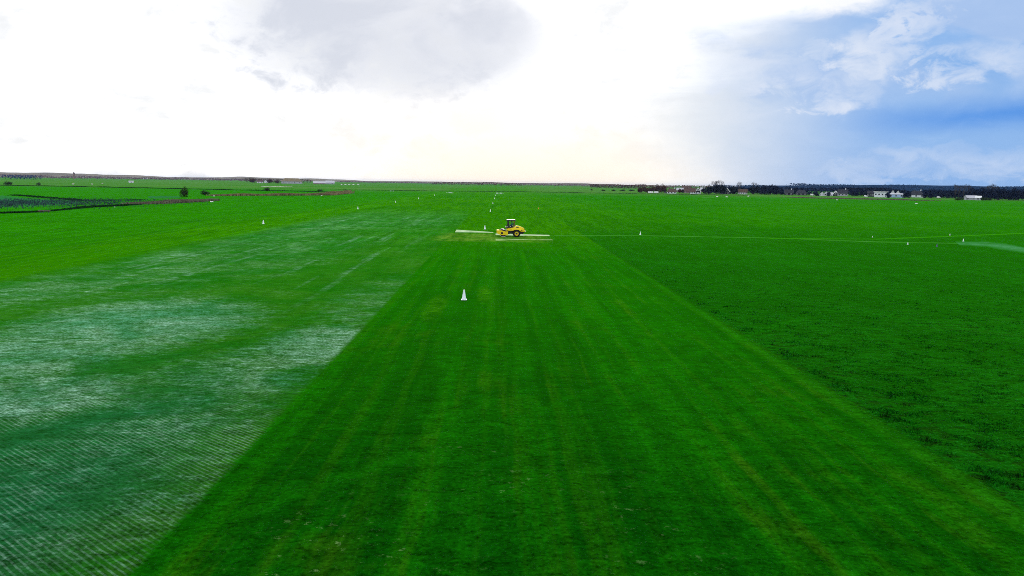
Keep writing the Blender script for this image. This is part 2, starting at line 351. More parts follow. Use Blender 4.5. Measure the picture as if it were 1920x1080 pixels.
M = dict(
    yellow=mat('yellow_paint', (0.80, 0.60, 0.004), 0.5, var=0.06, spec=0.25),
    yellow_dirty=mat('rim_yellow', (0.74, 0.58, 0.02), 0.55, var=0.2, scale=9, spec=0.25),
    black=mat('black_plastic', (0.008, 0.009, 0.010), 0.6, var=0.3),
    rubber=mat('tyre_rubber', (0.012, 0.012, 0.011), 0.9, var=0.4, scale=8, spec=0.2),
    steel=mat('drum_steel', (0.62, 0.62, 0.60), 0.32, metal=0.9, var=0.15, scale=5),
    white=mat('white_paint', (0.80, 0.82, 0.82), 0.5, var=0.06),
    cone=mat('cone_plastic', (0.72, 0.82, 0.84), 0.45, var=0.05, scale=6),
    greyp=mat('grey_metal', (0.40, 0.42, 0.42), 0.45, metal=0.4),
    skin=mat('skin', (0.42, 0.24, 0.17), 0.6, var=0.05), hair=mat('dark_hair', (0.012, 0.009, 0.008), 0.7),
    shirt=mat('teal_shirt', (0.012, 0.12, 0.16), 0.9), trouser=mat('blue_trousers', (0.012, 0.035, 0.13), 0.9), shoe=mat('dark_shoes', (0.01, 0.01, 0.01), 0.6),
    wallw=mat('white_wall', (0.66, 0.70, 0.76), 0.8, var=0.10, scale=0.8), walld=mat('dark_plank_wall', (0.006, 0.007, 0.014), 0.8, var=0.3),
    wallb=mat('brick_wall', (0.20, 0.13, 0.11), 0.85, var=0.3, scale=1.0), wallg=mat('grey_wall', (0.36, 0.38, 0.42), 0.8, var=0.15),
    wallbl=mat('pale_blue_wall', (0.34, 0.48, 0.72), 0.7, var=0.12),
    roofr=mat('red_tile_roof', (0.085, 0.042, 0.036), 0.8, var=0.3, scale=0.9), roofb=mat('brown_thatch_roof', (0.085, 0.050, 0.036), 0.95, var=0.3),
    roofd=mat('dark_slate_roof', (0.008, 0.010, 0.022), 0.7, var=0.3), roofp=mat('pale_metal_roof', (0.50, 0.50, 0.55), 0.5, var=0.12),
    roofo=mat('olive_barn_roof', (0.19, 0.15, 0.075), 0.9, var=0.25), glass=mat('window_glass', (0.015, 0.02, 0.03), 0.08, spec=0.8),
    bark=mat('bark', (0.045, 0.035, 0.028), 0.95), barkb=mat('bare_twigs', (0.042, 0.038, 0.036), 0.95, var=0.3),
    wood=mat('weathered_wood', (0.20, 0.17, 0.14), 0.9), orange=mat('orange_plastic', (0.7, 0.16, 0.01), 0.5),
    navy=mat('navy_plastic', (0.02, 0.06, 0.14), 0.5), water=mat('pond_water', (0.02, 0.03, 0.035), 0.06, var=0.1, spec=0.6),
    sheep=mat('sheep_fleece', (0.62, 0.62, 0.56), 0.95), sheepd=mat('sheep_dark_face', (0.05, 0.045, 0.04), 0.9),
)


def leafmat(name, col, var=0.5, trans=0.25):
    m = bpy.data.materials.new(name); m.use_nodes = True; nb = NB(m.node_tree); p = nb.n['Principled BSDF']
    ge = nb.new('ShaderNodeNewGeometry'); n = nb.noise(ge.outputs['Position'], 0.45, 3, 0.6)
    k = nb.add(nb.sm(n, 0.3, 0.7, 1 - var, 1 + var), nb.mul(nb.sub(ge.outputs['Random Per Island'], 0.5), var))
    c = nb.mix(1.0, col, nb.vec(k, k, k), 'MULTIPLY')
    nb.l.new(c, p.inputs['Base Color']); p.inputs['Roughness'].default_value = 0.9; p.inputs['Specular IOR Level'].default_value = 0.0
    tr = nb.new('ShaderNodeBsdfTranslucent'); nb.l.new(c, tr.inputs[0])
    ms = nb.new('ShaderNodeMixShader'); ms.inputs[0].default_value = trans
    nb.l.new(p.outputs[0], ms.inputs[1]); nb.l.new(tr.outputs[0], ms.inputs[2]); nb.l.new(ms.outputs[0], nb.n['Material Output'].inputs[0])
    return m


LF = dict(dark=leafmat('shade_tinted_evergreen', (0.005, 0.013, 0.020)), red=leafmat('reddish_twigs', (0.085, 0.042, 0.034)),  # dark: evergreen with a bluish shade tint in its leaf colour
          olive=leafmat('olive_twigs', (0.075, 0.062, 0.036)), blue=leafmat('shade_blue_twigs', (0.006, 0.015, 0.046)),  # blue: navy of shaded trees put into the leaf colour
          green=leafmat('green_leaves', (0.030, 0.060, 0.014)), far=leafmat('far_wood', (0.170, 0.120, 0.130), 0.35),  # far: pale pinkish haze put into the wood's colour
          farb=leafmat('hazed_hill_wood', (0.012, 0.050, 0.130), 0.35), reed=leafmat('dry_reed', (0.20, 0.165, 0.085), 0.35),  # farb: blue of distance haze put into the leaf colour
          reedg=leafmat('grey_reed', (0.13, 0.125, 0.085), 0.4), bank=leafmat('dark_bank_grass', (0.006, 0.040, 0.006), 0.5))


# ------------------------------------------------------------------ mesh helpers
def link(o, parent=None):
    COL.objects.link(o)
    if parent is not None: o.parent = parent
    return o


def tag(o, label=None, cat=None, group=None, kind=None):
    for k, v in (('label', label), ('category', cat), ('group', group), ('kind', kind)):
        if v: o[k] = v
    return o


def thing(name, label, cat, loc, rotz=0.0, group=None):
    o = bpy.data.objects.new(name, None); link(o); o.location = loc; o.rotation_euler = (0, 0, rotz)
    o.empty_display_size = 0.2
    return tag(o, label, cat, group)


def obj(name, bm, m, parent=None, smooth=False):
    me = bpy.data.meshes.new(name)
    if isinstance(bm, bmesh.types.BMesh):
        bmesh.ops.recalc_face_normals(bm, faces=bm.faces); bm.to_mesh(me); bm.free()
    else:
        me.from_pydata(*bm); me.update()
    if smooth:
        for p in me.polygons: p.use_smooth = True
    for mm in (m if isinstance(m, (list, tuple)) else (m,)): me.materials.append(mm)
    return link(bpy.data.objects.new(name, me), parent)


def box(bm, c, s, rot=None, bev=0.0):
    t = bmesh.new()
    bmesh.ops.create_cube(t, size=1.0, matrix=Matrix.Diagonal((*s, 1)))
    if bev: bmesh.ops.bevel(t, geom=list(t.edges), offset=bev, segments=2, affect='EDGES', profile=0.6)
    mt = Matrix.Translation(c)
    if rot is not None: mt = mt @ rot.to_4x4()
    bmesh.ops.transform(t, matrix=mt, verts=t.verts); merge(bm, t)


def merge(bm, t):
    me = bpy.data.meshes.new('tmp'); t.to_mesh(me); t.free(); bm.from_mesh(me); bpy.data.meshes.remove(me)


def cyl(bm, a, c, r1, r2=None, seg=16):
    a, c = Vector(a), Vector(c); d = c - a; r2 = r1 if r2 is None else r2
    q = Vector((0, 0, 1)).rotation_difference(d.normalized()).to_matrix().to_4x4()
    bmesh.ops.create_cone(bm, cap_ends=True, segments=seg, radius1=r1, radius2=r2, depth=d.length, matrix=Matrix.Translation((a + c) / 2) @ q)


def lathe(bm, prof, axis_y=True, seg=32, c=(0, 0, 0), ring=False):
    """closed profile of (radius, along) spun about the y axis (or z)"""
    rings = []
    for k in range(seg):
        a = 2 * math.pi * k / seg
        rings.append([bm.verts.new((c[0] + r * math.cos(a), c[1] + h, c[2] + r * math.sin(a)) if axis_y else
                                   (c[0] + r * math.cos(a), c[1] + r * math.sin(a), c[2] + h)) for r, h in prof])
    for k in range(seg):
        p, q = rings[k], rings[(k + 1) % seg]
        for i in range(len(prof) - (0 if ring else 1)): m_ = (i + 1) % len(prof); bm.faces.new((p[i], p[m_], q[m_], q[i]))
    if ring: return
    if prof[0][0] > 1e-4: bm.faces.new([r[0] for r in rings])
    if prof[-1][0] > 1e-4: bm.faces.new([r[-1] for r in reversed(rings)])


def prism(bm, poly, y0, y1, taper=None, bev=0.0):
    """polygon in xz extruded from y0 to y1; taper(z) scales y"""
    t = bmesh.new(); f = taper or (lambda z: 1.0)
    A = [t.verts.new((x, y0 * f(z), z)) for x, z in poly]; B = [t.verts.new((x, y1 * f(z), z)) for x, z in poly]
    t.faces.new(A); t.faces.new(list(reversed(B)))
    n = len(poly)
    for i in range(n): t.faces.new((A[i], A[(i + 1) % n], B[(i + 1) % n], B[i]))
    bmesh.ops.recalc_face_normals(t, faces=t.faces)
    if bev: bmesh.ops.bevel(t, geom=list(t.edges), offset=bev, segments=2, affect='EDGES', profile=0.6, clamp_overlap=True)
    merge(bm, t)


def np_mesh(name, V, nper, m, parent=None):
    """many separate faces of nper corners each, V (n*nper, 3)"""
    V = np.asarray(V, dtype=np.float32).reshape(-1, 3); n = len(V) // nper
    me = bpy.data.meshes.new(name); me.vertices.add(len(V)); me.vertices.foreach_set('co', V.ravel())
    me.loops.add(len(V)); me.loops.foreach_set('vertex_index', np.arange(len(V), dtype=np.int32))
    me.polygons.add(n); me.polygons.foreach_set('loop_start', np.arange(0, n * nper, nper, dtype=np.int32))
    me.update(calc_edges=True); me.validate(); me.materials.append(m)
    return link(bpy.data.objects.new(name, me), parent)


def leaf_quads(P, size, flat=1.0):
    n = len(P); a = rng.normal(size=(n, 3)); a /= np.linalg.norm(a, axis=1)[:, None]
    c = rng.normal(size=(n, 3)); c -= (c * a).sum(1)[:, None] * a; c /= np.linalg.norm(c, axis=1)[:, None]
    s = (size * rng.uniform(0.5, 1.3, n))[:, None]; w = s * rng.uniform(0.4, 0.8, (n, 1))
    return np.stack([P - a * s * 0.5, P + c * w * 0.5, P + a * s * 0.5, P - c * w * 0.5], axis=1).reshape(-1, 3)


# ------------------------------------------------------------------ ground
g_m = turf_mat('turf')
xs = np.unique(np.concatenate([np.linspace(-9000, -600, 15), np.linspace(-600, 600, 25), np.linspace(600, 9000, 15)]))
ys = np.unique(np.concatenate([np.linspace(-400, 700, 23), np.linspace(700, 13000, 22)]))
vv = [(x, y, 0) for y in ys for x in xs]; nx = len(xs)
ff = [(j * nx + i, j * nx + i + 1, (j + 1) * nx + i + 1, (j + 1) * nx + i) for j in range(len(ys) - 1) for i in range(nx - 1)]
tag(obj('ground', (vv, [], ff), g_m), kind='structure')


def sheet(name, left, right, m, z=0.004, kind='structure'):
    """ribbon between two polylines of ground points, with UVs"""
    n = len(left); bm = bmesh.new(); uvl = bm.loops.layers.uv.new('UVMap')
    a = [bm.verts.new((p[0], p[1], z)) for p in left]; c = [bm.verts.new((p[0], p[1], z)) for p in right]
    s = [0.0]
    for i in range(1, n): s.append(s[-1] + (Vector(left[i][:2]) - Vector(left[i - 1][:2])).length)
    for i in range(n - 1):
        f = bm.faces.new((a[i], c[i], c[i + 1], a[i + 1]))
        for lp, uv in zip(f.loops, ((0, s[i]), (1, s[i]), (1, s[i + 1]), (0, s[i + 1]))): lp[uvl].uv = uv
        if f.normal.z < 0: f.normal_flip()
    me = bpy.data.meshes.new(name); bm.normal_update()
    for f in bm.faces:
        if f.normal.z < 0: f.normal_flip()
    bm.to_mesh(me); bm.free(); me.materials.append(m)
    o = link(bpy.data.objects.new(name, me))
    if kind: o['kind'] = kind
    return o


def ribbon(name, pts, w, m, z=0.004, kind='structure'):
    pts = [Vector(p[:2]) for p in pts]; dense = []
    for a, c in zip(pts, pts[1:]):
        k = max(1, int((c - a).length / 8))
        dense += [a.lerp(c, i / k) for i in range(k)]
    dense.append(pts[-1]); L, Rr = [], []
    for i, p in enumerate(dense):
        t = (dense[min(i + 1, len(dense) - 1)] - dense[max(i - 1, 0)]).normalized(); nrm = Vector((-t.y, t.x))
        ww = w * (0.85 + 0.3 * mnoise.noise((p.x * 0.1, p.y * 0.1, 0.3)))
        L.append(p + nrm * ww / 2); Rr.append(p - nrm * ww / 2)
    return sheet(name, L, Rr, m, z, kind)


g2 = lambda px, py: at(px, py)[0]
m_path = worn_mat('worn_path', (0.028, 0.13, 0.014), (0.055, 0.16, 0.036), 0.40, 0.45)
m_path2 = worn_mat('grassy_path', (0.018, 0.13, 0.003), (0.034, 0.16, 0.004), 0.28, 0.4)
m_grav = worn_mat('gravel', (0.025, 0.12, 0.05), (0.075, 0.19, 0.12), 0.40, 0.45, 0.8)
m_mark = worn_mat('white_marking', (0.42, 0.50, 0.30), (0.64, 0.68, 0.54), 0.32, 0.18)
m_mark2 = worn_mat('worn_white_marking', (0.30, 0.40, 0.16), (0.54, 0.60, 0.38), 0.50, 0.30)
ribbon('path', [g2(1040, 441.6), g2(1200, 441.8), g2(1440, 446), g2(1640, 453.5), g2(1780, 456), g2(1860, 457)], 3.6, m_path)
ribbon('grass_path', [g2(1440, 447), g2(1640, 448.5), g2(1760, 444), g2(1920, 437.5), g2(2100, 428)], 3.0, m_path2, 0.008)
sheet('gravel_path', [g2(1790, 452), g2(1850, 452), g2(1880, 455), g2(1960, 470), g2(2080, 484)], [g2(1800, 461), g2(1850, 464), g2(1880, 470), g2(1960, 482), g2(2080, 500)], m_grav, 0.012)

for lab, A, B, m in (
        ('pale triangular marking on the grass in front of the roller drum', [(856, 430.3), (890, 432.6), (925, 435.3)], [(852.6, 436), (890, 436.2), (925, 436.6)], m_mark),
        ('long straight white marking running under and behind the yellow roller', [(929.3, 437.4), (977, 438.9), (1030, 440.3)], [(929.3, 441), (977, 442.2), (1030.7, 442.9)], m_mark),
        ('worn broken white marking on the near side of the yellow roller', [(929.3, 447.3), (980, 448), (1034.7, 448.6)], [(929.3, 452.2), (980, 450), (1038, 450.8)], m_mark2)):
    o = sheet('ground_marking', [g2(*p) for p in A], [g2(*p) for p in B], m, 0.006, None)
    tag(o, lab, 'ground marking', 'white markings on the grass by the roller')

# marsh and pond surfaces on the left
m_marsh = worn_mat('marsh_ground', (0.008, 0.036, 0.050), (0.020, 0.052, 0.066), 0.42, 0.25, 0.35)
marsh_lo = [(-60, 397), (0, 393), (60, 390), (120, 385.5), (156, 382)]
marsh_hi = [(-60, 361), (0, 365), (60, 371.5), (120, 376), (150, 380)]
sheet('marsh', [g2(*p) for p in marsh_hi], [g2(*p) for p in marsh_lo], m_marsh, 0.006)
sheet('water', [g2(490, 349.5), g2(520, 349.3), g2(548, 349.6)], [g2(490, 349.9), g2(520, 349.8), g2(548, 350.0)], M['water'], 0.006)
sheet('pond', [g2(276, 367.5), g2(300, 366.5), g2(335, 368)], [g2(280, 372.5), g2(310, 372.5), g2(340, 371.5)], m_marsh, 0.006)


# ------------------------------------------------------------------ near grass (blades)
def blades():
    n = 480000
    d = 13.0 * np.exp(rng.uniform(0, 1, n) * math.log(95 / 13.0)); x = rng.uniform(-0.86, 0.86, n) * d + rng.uniform(-3, 3, n)
    sn = lambda a, c, k: 0.5 + 0.25 * (np.sin(a * 1.7 * k + 1.3 * np.sin(c * 1.1 * k)) + np.sin(c * 1.9 * k + 1.7 * np.sin(a * 0.9 * k + 2)))
    tus = 0.55 * sn(x, d, 1.0) + 0.45 * sn(x + 3, d + 9, 2.7)
    roughz = x > 15.9
    fade = np.clip((95 - d) / 65, 0, 1)
    prob = np.where(roughz, fade * np.clip(tus * 1.5 - 0.35, 0.08, 0.8), np.where(x < -8.9, 0.16, 0.62) * np.clip((60 - d) / 42, 0, 1))
    keep = rng.uniform(0, 1, n) < prob
    x, d, tus, roughz = x[keep], d[keep], tus[keep], roughz[keep]; n = len(x)
    edge = np.exp(-((x - 17.0) / 2.0) ** 2)
    ht = np.where(roughz, 0.035 + 0.055 * tus + 0.03 * edge * (tus > 0.6), 0.025) * rng.uniform(0.5, 1.2, n)
    w = ht * rng.uniform(0.10, 0.22, n) * (0.8 + d / 40)
    a = rng.uniform(0, 2 * math.pi, n); lean = rng.uniform(0.3, 1.3, n) * ht; la = rng.uniform(0, 2 * math.pi, n)
    P = np.stack([x, d, np.zeros(n)], 1); wv = np.stack([np.cos(a) * w, np.sin(a) * w, np.zeros(n)], 1)
    T = P + np.stack([np.cos(la) * lean, np.sin(la) * lean, ht], 1)
    V = np.stack([P - wv, P + wv, T], 1).reshape(-1, 3)
    tag(np_mesh('grass', V, 3, turf_mat('grass_blades', True)), 'short green grass blades over the near airfield', 'grass', None, 'stuff')


blades()


# ------------------------------------------------------------------ traffic cones
def cone_proto():
    t = thing('traffic_cone', 'x', 'cone', (0, 0, 0))
    bm = bmesh.new(); box(bm, (0, 0, 0.03), (0.46, 0.46, 0.055), bev=0.012); obj('base', bm, M['cone'], t)
    bm = bmesh.new()
    lathe(bm, [(0.19, 0.055), (0.185, 0.085), (0.165, 0.10), (0.06, 0.80), (0.05, 0.83), (0.022, 0.835), (0.022, 0.80)], False, 24)
    obj('cone_body', bm, M['cone'], t, True)
    return t


def dup(root, loc, label, group=None, scale=1.0, rotz=None):
    r = root.copy(); COL.objects.link(r); r.location = loc; r['label'] = label; r.scale = (scale,) * 3
    if rotz is not None: r.rotation_euler = (0, 0, rotz)
    if group: r['group'] = group
    for ch in list(root.children):
        c = ch.copy(); COL.objects.link(c); c.parent = r
        for gch in ch.children:
            k = gch.copy(); COL.objects.link(k); k.parent = c
    return r


PC = cone_proto(); PC.location = (-2.8, 55.3, 0)
PC['label'] = 'big nearest white cone standing alone on the mown strip before the roller'; PC['group'] = 'cones along the middle of the airfield'
mid = ['second white cone, just left of the roller cab and beyond its drum', 'third white cone of the middle row, above and left of the roller roof', 'fourth white cone of the middle row, well beyond the roller',
       'fifth white cone of the middle row, far beyond the roller', 'tiny last white cone of the middle row, before the far cross row']
for i, (yy, lab) in enumerate(zip((141.3, 227.6, 314.5, 405, 500), mid)):
    dup(PC, (-2.85 - 0.001 * yy, yy, 0), lab, 'cones along the middle of the airfield', 1.0 if i < 3 else 1.15)
lft = ['nearest white cone of the left row, on bright grass beside the pale streaks', 'second white cone of the left row, beyond the end of the pale streaks', 'third white cone of the left row', 'fourth white cone of the left row', 'tiny farthest white cone of the left row']
for yy, xx, lab in zip((148, 233.3, 309, 382, 480), (-50, -47.3, -46, -44.4, -44.8), lft):
    dup(PC, (xx, yy, 0), lab, 'cones along the left edge of the airfield', 1.05)
for k in range(6):
    dup(PC, (-45.8 + 1.15 * k, 604 - 1.5 * k, 0), 'tiny far white cone in the left cross row at the end of the airfield', 'far cross row of cones, left', 1.2)
    dup(PC, (-3.2 + 1.15 * k, 612 - 0.5 * k, 0), 'tiny far white cone in the right cross row straight beyond the roller', 'far cross row of cones, right', 1.2)
for k, (px, py) in enumerate(((733, 358.6), (737, 358.8))):
    dup(PC, g2(px, py), 'tiny far white cone of a pair left of the far cross rows', 'far pair of white cones', 1.3)
PC2 = dup(PC, g2(1200.5, 440.3), 'lone white cone right of the roller, on the edge of the worn path', None, 0.75); del PC2['group']
for (px, py, s, lab) in ((1702, 458.5, 0.5, 'small white cone on the near edge of the worn path at right'), (1806, 452.6, 0.6, 'small white cone by the grey gravel bend at far right'), (1781, 441.3, 0.45, 'faint small white cone beyond the grassy path at right'), (1636, 445, 0.35, 'faintest tiny white cone beside the grassy path bend')):
    dup(PC, g2(px, py), lab, 'cones by the paths on the right', s)
nav = dup(PC, g2(1756.5, 463), 'dark blue cone standing below the worn path at right', 'cones by the paths on the right', 0.65)
for ch in nav.children: ch.data = ch.data.copy(); ch.data.materials[0] = M['navy']
orc = dup(PC, g2(1010, 392), 'small orange cone on the grass beyond and right of the roller', None, 0.75); del orc['group']
for ch in orc.children: ch.data = ch.data.copy(); ch.data.materials[0] = M['orange']


# ------------------------------------------------------------------ road roller
def make_roller(loc, rz):
    T = thing('road_roller', 'yellow single drum road roller with black canopy cab on the grass strip', 'road roller', loc, rz)
    Y_, B_ = M['yellow'], M['black']
    # drum
    bm = bmesh.new(); cx, cz, r = -1.32, 0.66, 0.66
    lathe(bm, [(0.62, -0.85), (r, -0.86), (r, 0.86), (0.62, 0.85)], True, 48, (cx, 0, cz), True)
    dr = obj('drum', bm, M['steel'], T, False)
    for s in (-1, 1):
        bm = bmesh.new(); lathe(bm, [(0.0, s * 0.86), (0.30, s * 0.86), (0.34, s * 0.80), (0.60, s * 0.80), (0.645, s * 0.865), (0.645, s * 0.70), (0.0, s * 0.70)], True, 48, (cx, 0, cz)); obj('drum_disc', bm, M['black'], dr)  # steel end disc coloured black: shade on the drum's end put into colour
    # drum frame: side plates and cross members in one welded frame
    side = [(-2.46, 1.13), (-2.36, 1.17), (-1.98, 1.17), (-1.5, 1.10), (-0.98, 0.95), (-0.50, 0.95), (-0.48, 0.36), (-1.32, 0.30), (-1.75, 0.34), (-2.12, 0.46), (-2.47, 0.64)]
    bm = bmesh.new()
    prism(bm, side, -1.05, -0.92, bev=0.02); prism(bm, side, 0.92, 1.05, bev=0.02)
    box(bm, (-2.23, 0, 0.90), (0.44, 1.84, 0.50), bev=0.04); box(bm, (-0.56, 0, 0.72), (0.16, 1.84, 0.44), bev=0.02)
    fr = obj('drum_frame', bm, Y_, T)
    for s in (-1, 1):
        bm = bmesh.new(); box(bm, (-1.55, s * 1.065, 0.68), (0.34, 0.05, 0.31), bev=0.02); cyl(bm, (-1.55, s * 1.085, 0.68), (-1.55, s * 1.11, 0.68), 0.11)
        obj('motor_cover', bm, B_, fr)
    bm = bmesh.new()
    for k in range(10):
        a = R_(100 + 5.5 * k); box(bm, (cx + 0.73 * math.cos(a), 0, cz + 0.73 * math.sin(a)), (0.075, 1.8, 0.03), Matrix.Rotation(-(a - math.pi / 2), 3, 'Y'))
    obj('drum_scraper', bm, B_, T)
    # articulated chassis
    bm = bmesh.new(); box(bm, (0.25, 0, 0.80), (1.5, 1.05, 0.52), bev=0.03); box(bm, (-0.36, 0, 0.62), (0.34, 0.5, 0.34), bev=0.03)
    prism(bm, [(1.0, 1.0), (2.5, 0.96), (2.42, 0.78), (2.1, 0.52), (1.2, 0.42), (0.9, 0.5)], -0.72, 0.72, bev=0.03)
    cyl(bm, (1.03, -0.75, 0.62), (1.03, 0.75, 0.62), 0.14)
    obj('chassis', bm, B_, T)
    bm = bmesh.new(); prism(bm, [(-0.72, 1.44), (-0.42, 1.44), (-0.36, 1.06), (-0.40, 0.97), (-0.72, 0.97)], -0.55, 0.55, bev=0.03)
    obj('yoke', bm, Y_, T)
    # bodywork
    tap = lambda z: 1.0 if z < 1.45 else 1.0 - 0.34 * min(1, (z - 1.45) / 0.45)
    body = [(-0.70, 1.42), (-0.40, 1.50), (0.55, 1.66), (0.76, 1.82), (0.95, 1.90), (1.18, 1.92), (1.42, 1.89), (1.66, 1.82), (2.02, 1.68), (2.36, 1.50),
            (2.34, 1.22), (2.50, 1.10), (2.56, 1.04), (2.54, 0.93), (1.75, 0.97), (1.62, 1.10), (1.40, 1.22), (1.05, 1.29), (0.72, 1.24), (0.50, 1.13), (0.30, 1.08), (-0.34, 1.08), (-0.66, 1.20)]
    bm = bmesh.new(); prism(bm, body, -0.97, 0.97, tap, bev=0.025)
    hood = obj('bodywork', bm, Y_, T)

    def on_side(name, x0, x1, z0, z1, parent, m, sides=(-1, 1)):
        for s in sides:
            bm = bmesh.new(); y0, y1 = 0.97 * tap(z0) + 0.012, 0.97 * tap(z1) + 0.012
            vs = []
            for dx in (0.0, -0.05):
                for (x, z, y) in ((x0 + 0.06, z0, y0), (x1 - 0.1, z0, y0), (x1, (z0 + z1) / 2, (y0 + y1) / 2), (x1 - 0.1, z1, y1), (x0 + 0.1, z1, y1), (x0, (z0 + z1) / 2, (y0 + y1) / 2)):
                    vs.append(bm.verts.new((x, s * (y + dx), z)))
            bm.faces.new(vs[:6]); bm.faces.new(list(reversed(vs[6:])))
            for i in range(6): bm.faces.new((vs[i], vs[(i + 1) % 6], vs[6 + (i + 1) % 6], vs[6 + i]))
            obj(name, bm, m, parent)
    on_side('air_vent', 0.92, 1.44, 1.64, 1.78, hood, B_)
    on_side('side_grille', 1.78, 2.10, 1.14, 1.30, hood, B_)
    on_side('body_stripe', -0.20, 0.22, 1.30, 1.36, hood, M['yellow_dirty'])
    bm = bmesh.new(); box(bm, (2.60, 0, 0.98), (0.10, 1.7, 0.12), bev=0.02); obj('rear_bumper', bm, M['white'], T)
    for s in (-1, 1):
        bm = bmesh.new(); cyl(bm, (2.40, s * 0.7, 1.36), (2.44, s * 0.7, 1.36), 0.06); obj('tail_light', bm, M['orange'], T)
    # wheels
    for s in (-1, 1):
        bm = bmesh.new(); lathe(bm, [(0.36, -0.24), (0.52, -0.25), (0.60, -0.21), (0.62, -0.12), (0.62, 0.12), (0.60, 0.21), (0.52, 0.25), (0.36, 0.24)], True, 40, (1.03, s * 0.86, 0.62), True)
        for k in range(20):
            for q in (-1, 1):
                a = 2 * math.pi * (k + 0.25 * q) / 20
                box(bm, (1.03 + 0.632 * math.cos(a), s * 0.86 + q * 0.11, 0.62 + 0.632 * math.sin(a)), (0.05, 0.22, 0.06), Matrix.Rotation(-a, 3, 'Y') @ Matrix.Rotation(q * 0.5, 3, 'X'))
        w = obj('wheel', bm, M['rubber'], T)
        bm = bmesh.new()
        for q in ((s,) if True else (-1, 1)):
            lathe(bm, [(0.0, q * 0.12), (0.13, q * 0.12), (0.13, q * 0.16), (0.30, q * 0.13), (0.37, q * 0.22), (0.385, q * 0.22), (0.385, -q * 0.2), (0.0, -q * 0.2)], True, 32, (1.03, s * 0.86, 0.62))
        rim = obj('rim', bm, M['yellow_dirty'], w)
        bm = bmesh.new(); cyl(bm, (1.03, s * 1.0, 0.62), (1.03, s * 1.06, 0.62), 0.13)
        for k in range(8):
            a = k * math.pi / 4; cyl(bm, (1.03 + 0.19 * math.cos(a), s * 1.0, 0.62 + 0.19 * math.sin(a)), (1.03 + 0.19 * math.cos(a), s * 1.03, 0.62 + 0.19 * math.sin(a)), 0.022, seg=6)
        obj('wheel_hub', bm, B_, w)
    # cab: platform, posts, roof
    bm = bmesh.new()
    prism(bm, [(-0.90, 1.52), (-0.72, 1.50), (-0.42, 1.51), (0.50, 1.665), (0.52, 1.74), (-0.60, 1.72), (-0.88, 1.66)], -0.80, 0.80, bev=0.02)
    obj('platform', bm, B_, T)
    for sy in (-1, 1):
        bm = bmesh.new(); box(bm, (-0.44, sy * 0.70, 2.30), (0.26, 0.08, 1.20), bev=0.015); obj('cab_post', bm, B_, T)
        bm = bmesh.new(); box(bm, (0.72, sy * 0.70, 2.30), (0.08, 0.08, 1.18), bev=0.015); obj('cab_post', bm, B_, T)
        bm = bmesh.new(); box(bm, (0.58, sy * 0.72, 2.26), (0.05, 0.05, 1.12), bev=0.01); obj('door_bar', bm, M['yellow_dirty'], T)
        bm = bmesh.new(); cyl(bm, (-0.78, sy * 0.74, 1.7), (-0.62, sy * 0.76, 2.2), 0.022); cyl(bm, (-0.62, sy * 0.76, 2.2), (-0.5, sy * 0.76, 2.25), 0.022); obj('grab_rail', bm, B_, T)
        bm = bmesh.new(); box(bm, (-0.86, sy * 0.55, 1.74), (0.12, 0.22, 0.15), bev=0.02); obj('headlight', bm, M['greyp'], T)
    bm = bmesh.new(); box(bm, (0.04, 0, 2.89), (1.64, 1.70, 0.13), bev=0.03); rf = obj('roof', bm, B_, T)
    bm = bmesh.new(); box(bm, (0.04, 0, 2.985), (1.36, 1.44, 0.06), bev=0.025); obj('roof_panel', bm, M['white'], rf)
    # console, steering wheel, seat
    bm = bmesh.new(); prism(bm, [(-0.50, 1.72), (-0.18, 1.72), (-0.26, 2.02), (-0.44, 2.12)], -0.5, 0.5, bev=0.02); obj('console', bm, B_, T)
    bm = bmesh.new()
    tl = Matrix.Translation((-0.17, 0, 2.12)) @ Matrix.Rotation(R_(-32), 4, 'Y')
    t = bmesh.new()
    for k in range(20):
        a0, a1 = 2 * math.pi * k / 20, 2 * math.pi * (k + 1) / 20
        cyl(t, (0.18 * math.cos(a0), 0.18 * math.sin(a0), 0), (0.18 * math.cos(a1), 0.18 * math.sin(a1), 0), 0.016, seg=8)
    for k in range(3): cyl(t, (0, 0, -0.01), (0.18 * math.cos(k * 2.094), 0.18 * math.sin(k * 2.094), 0), 0.012, seg=6)
    cyl(t, (0, 0, 0), (0, 0, -0.2), 0.025, seg=8)
    bmesh.ops.transform(t, matrix=tl, verts=t.verts); merge(bm, t); obj('steering_wheel', bm, B_, T)
    bm = bmesh.new(); box(bm, (0.22, 0, 1.86), (0.50, 0.52, 0.13), bev=0.04); box(bm, (0.22, 0, 1.76), (0.3, 0.34, 0.12)); box(bm, (0.50, 0, 2.12), (0.12, 0.48, 0.56), Matrix.Rotation(R_(10), 3, 'Y'), bev=0.04)
    obj('seat', bm, B_, T)
    return T


RL_ = Vector((1.95, 122.9, 0))
ROL_RZ = R_(1.5)
make_roller(RL_, ROL_RZ)


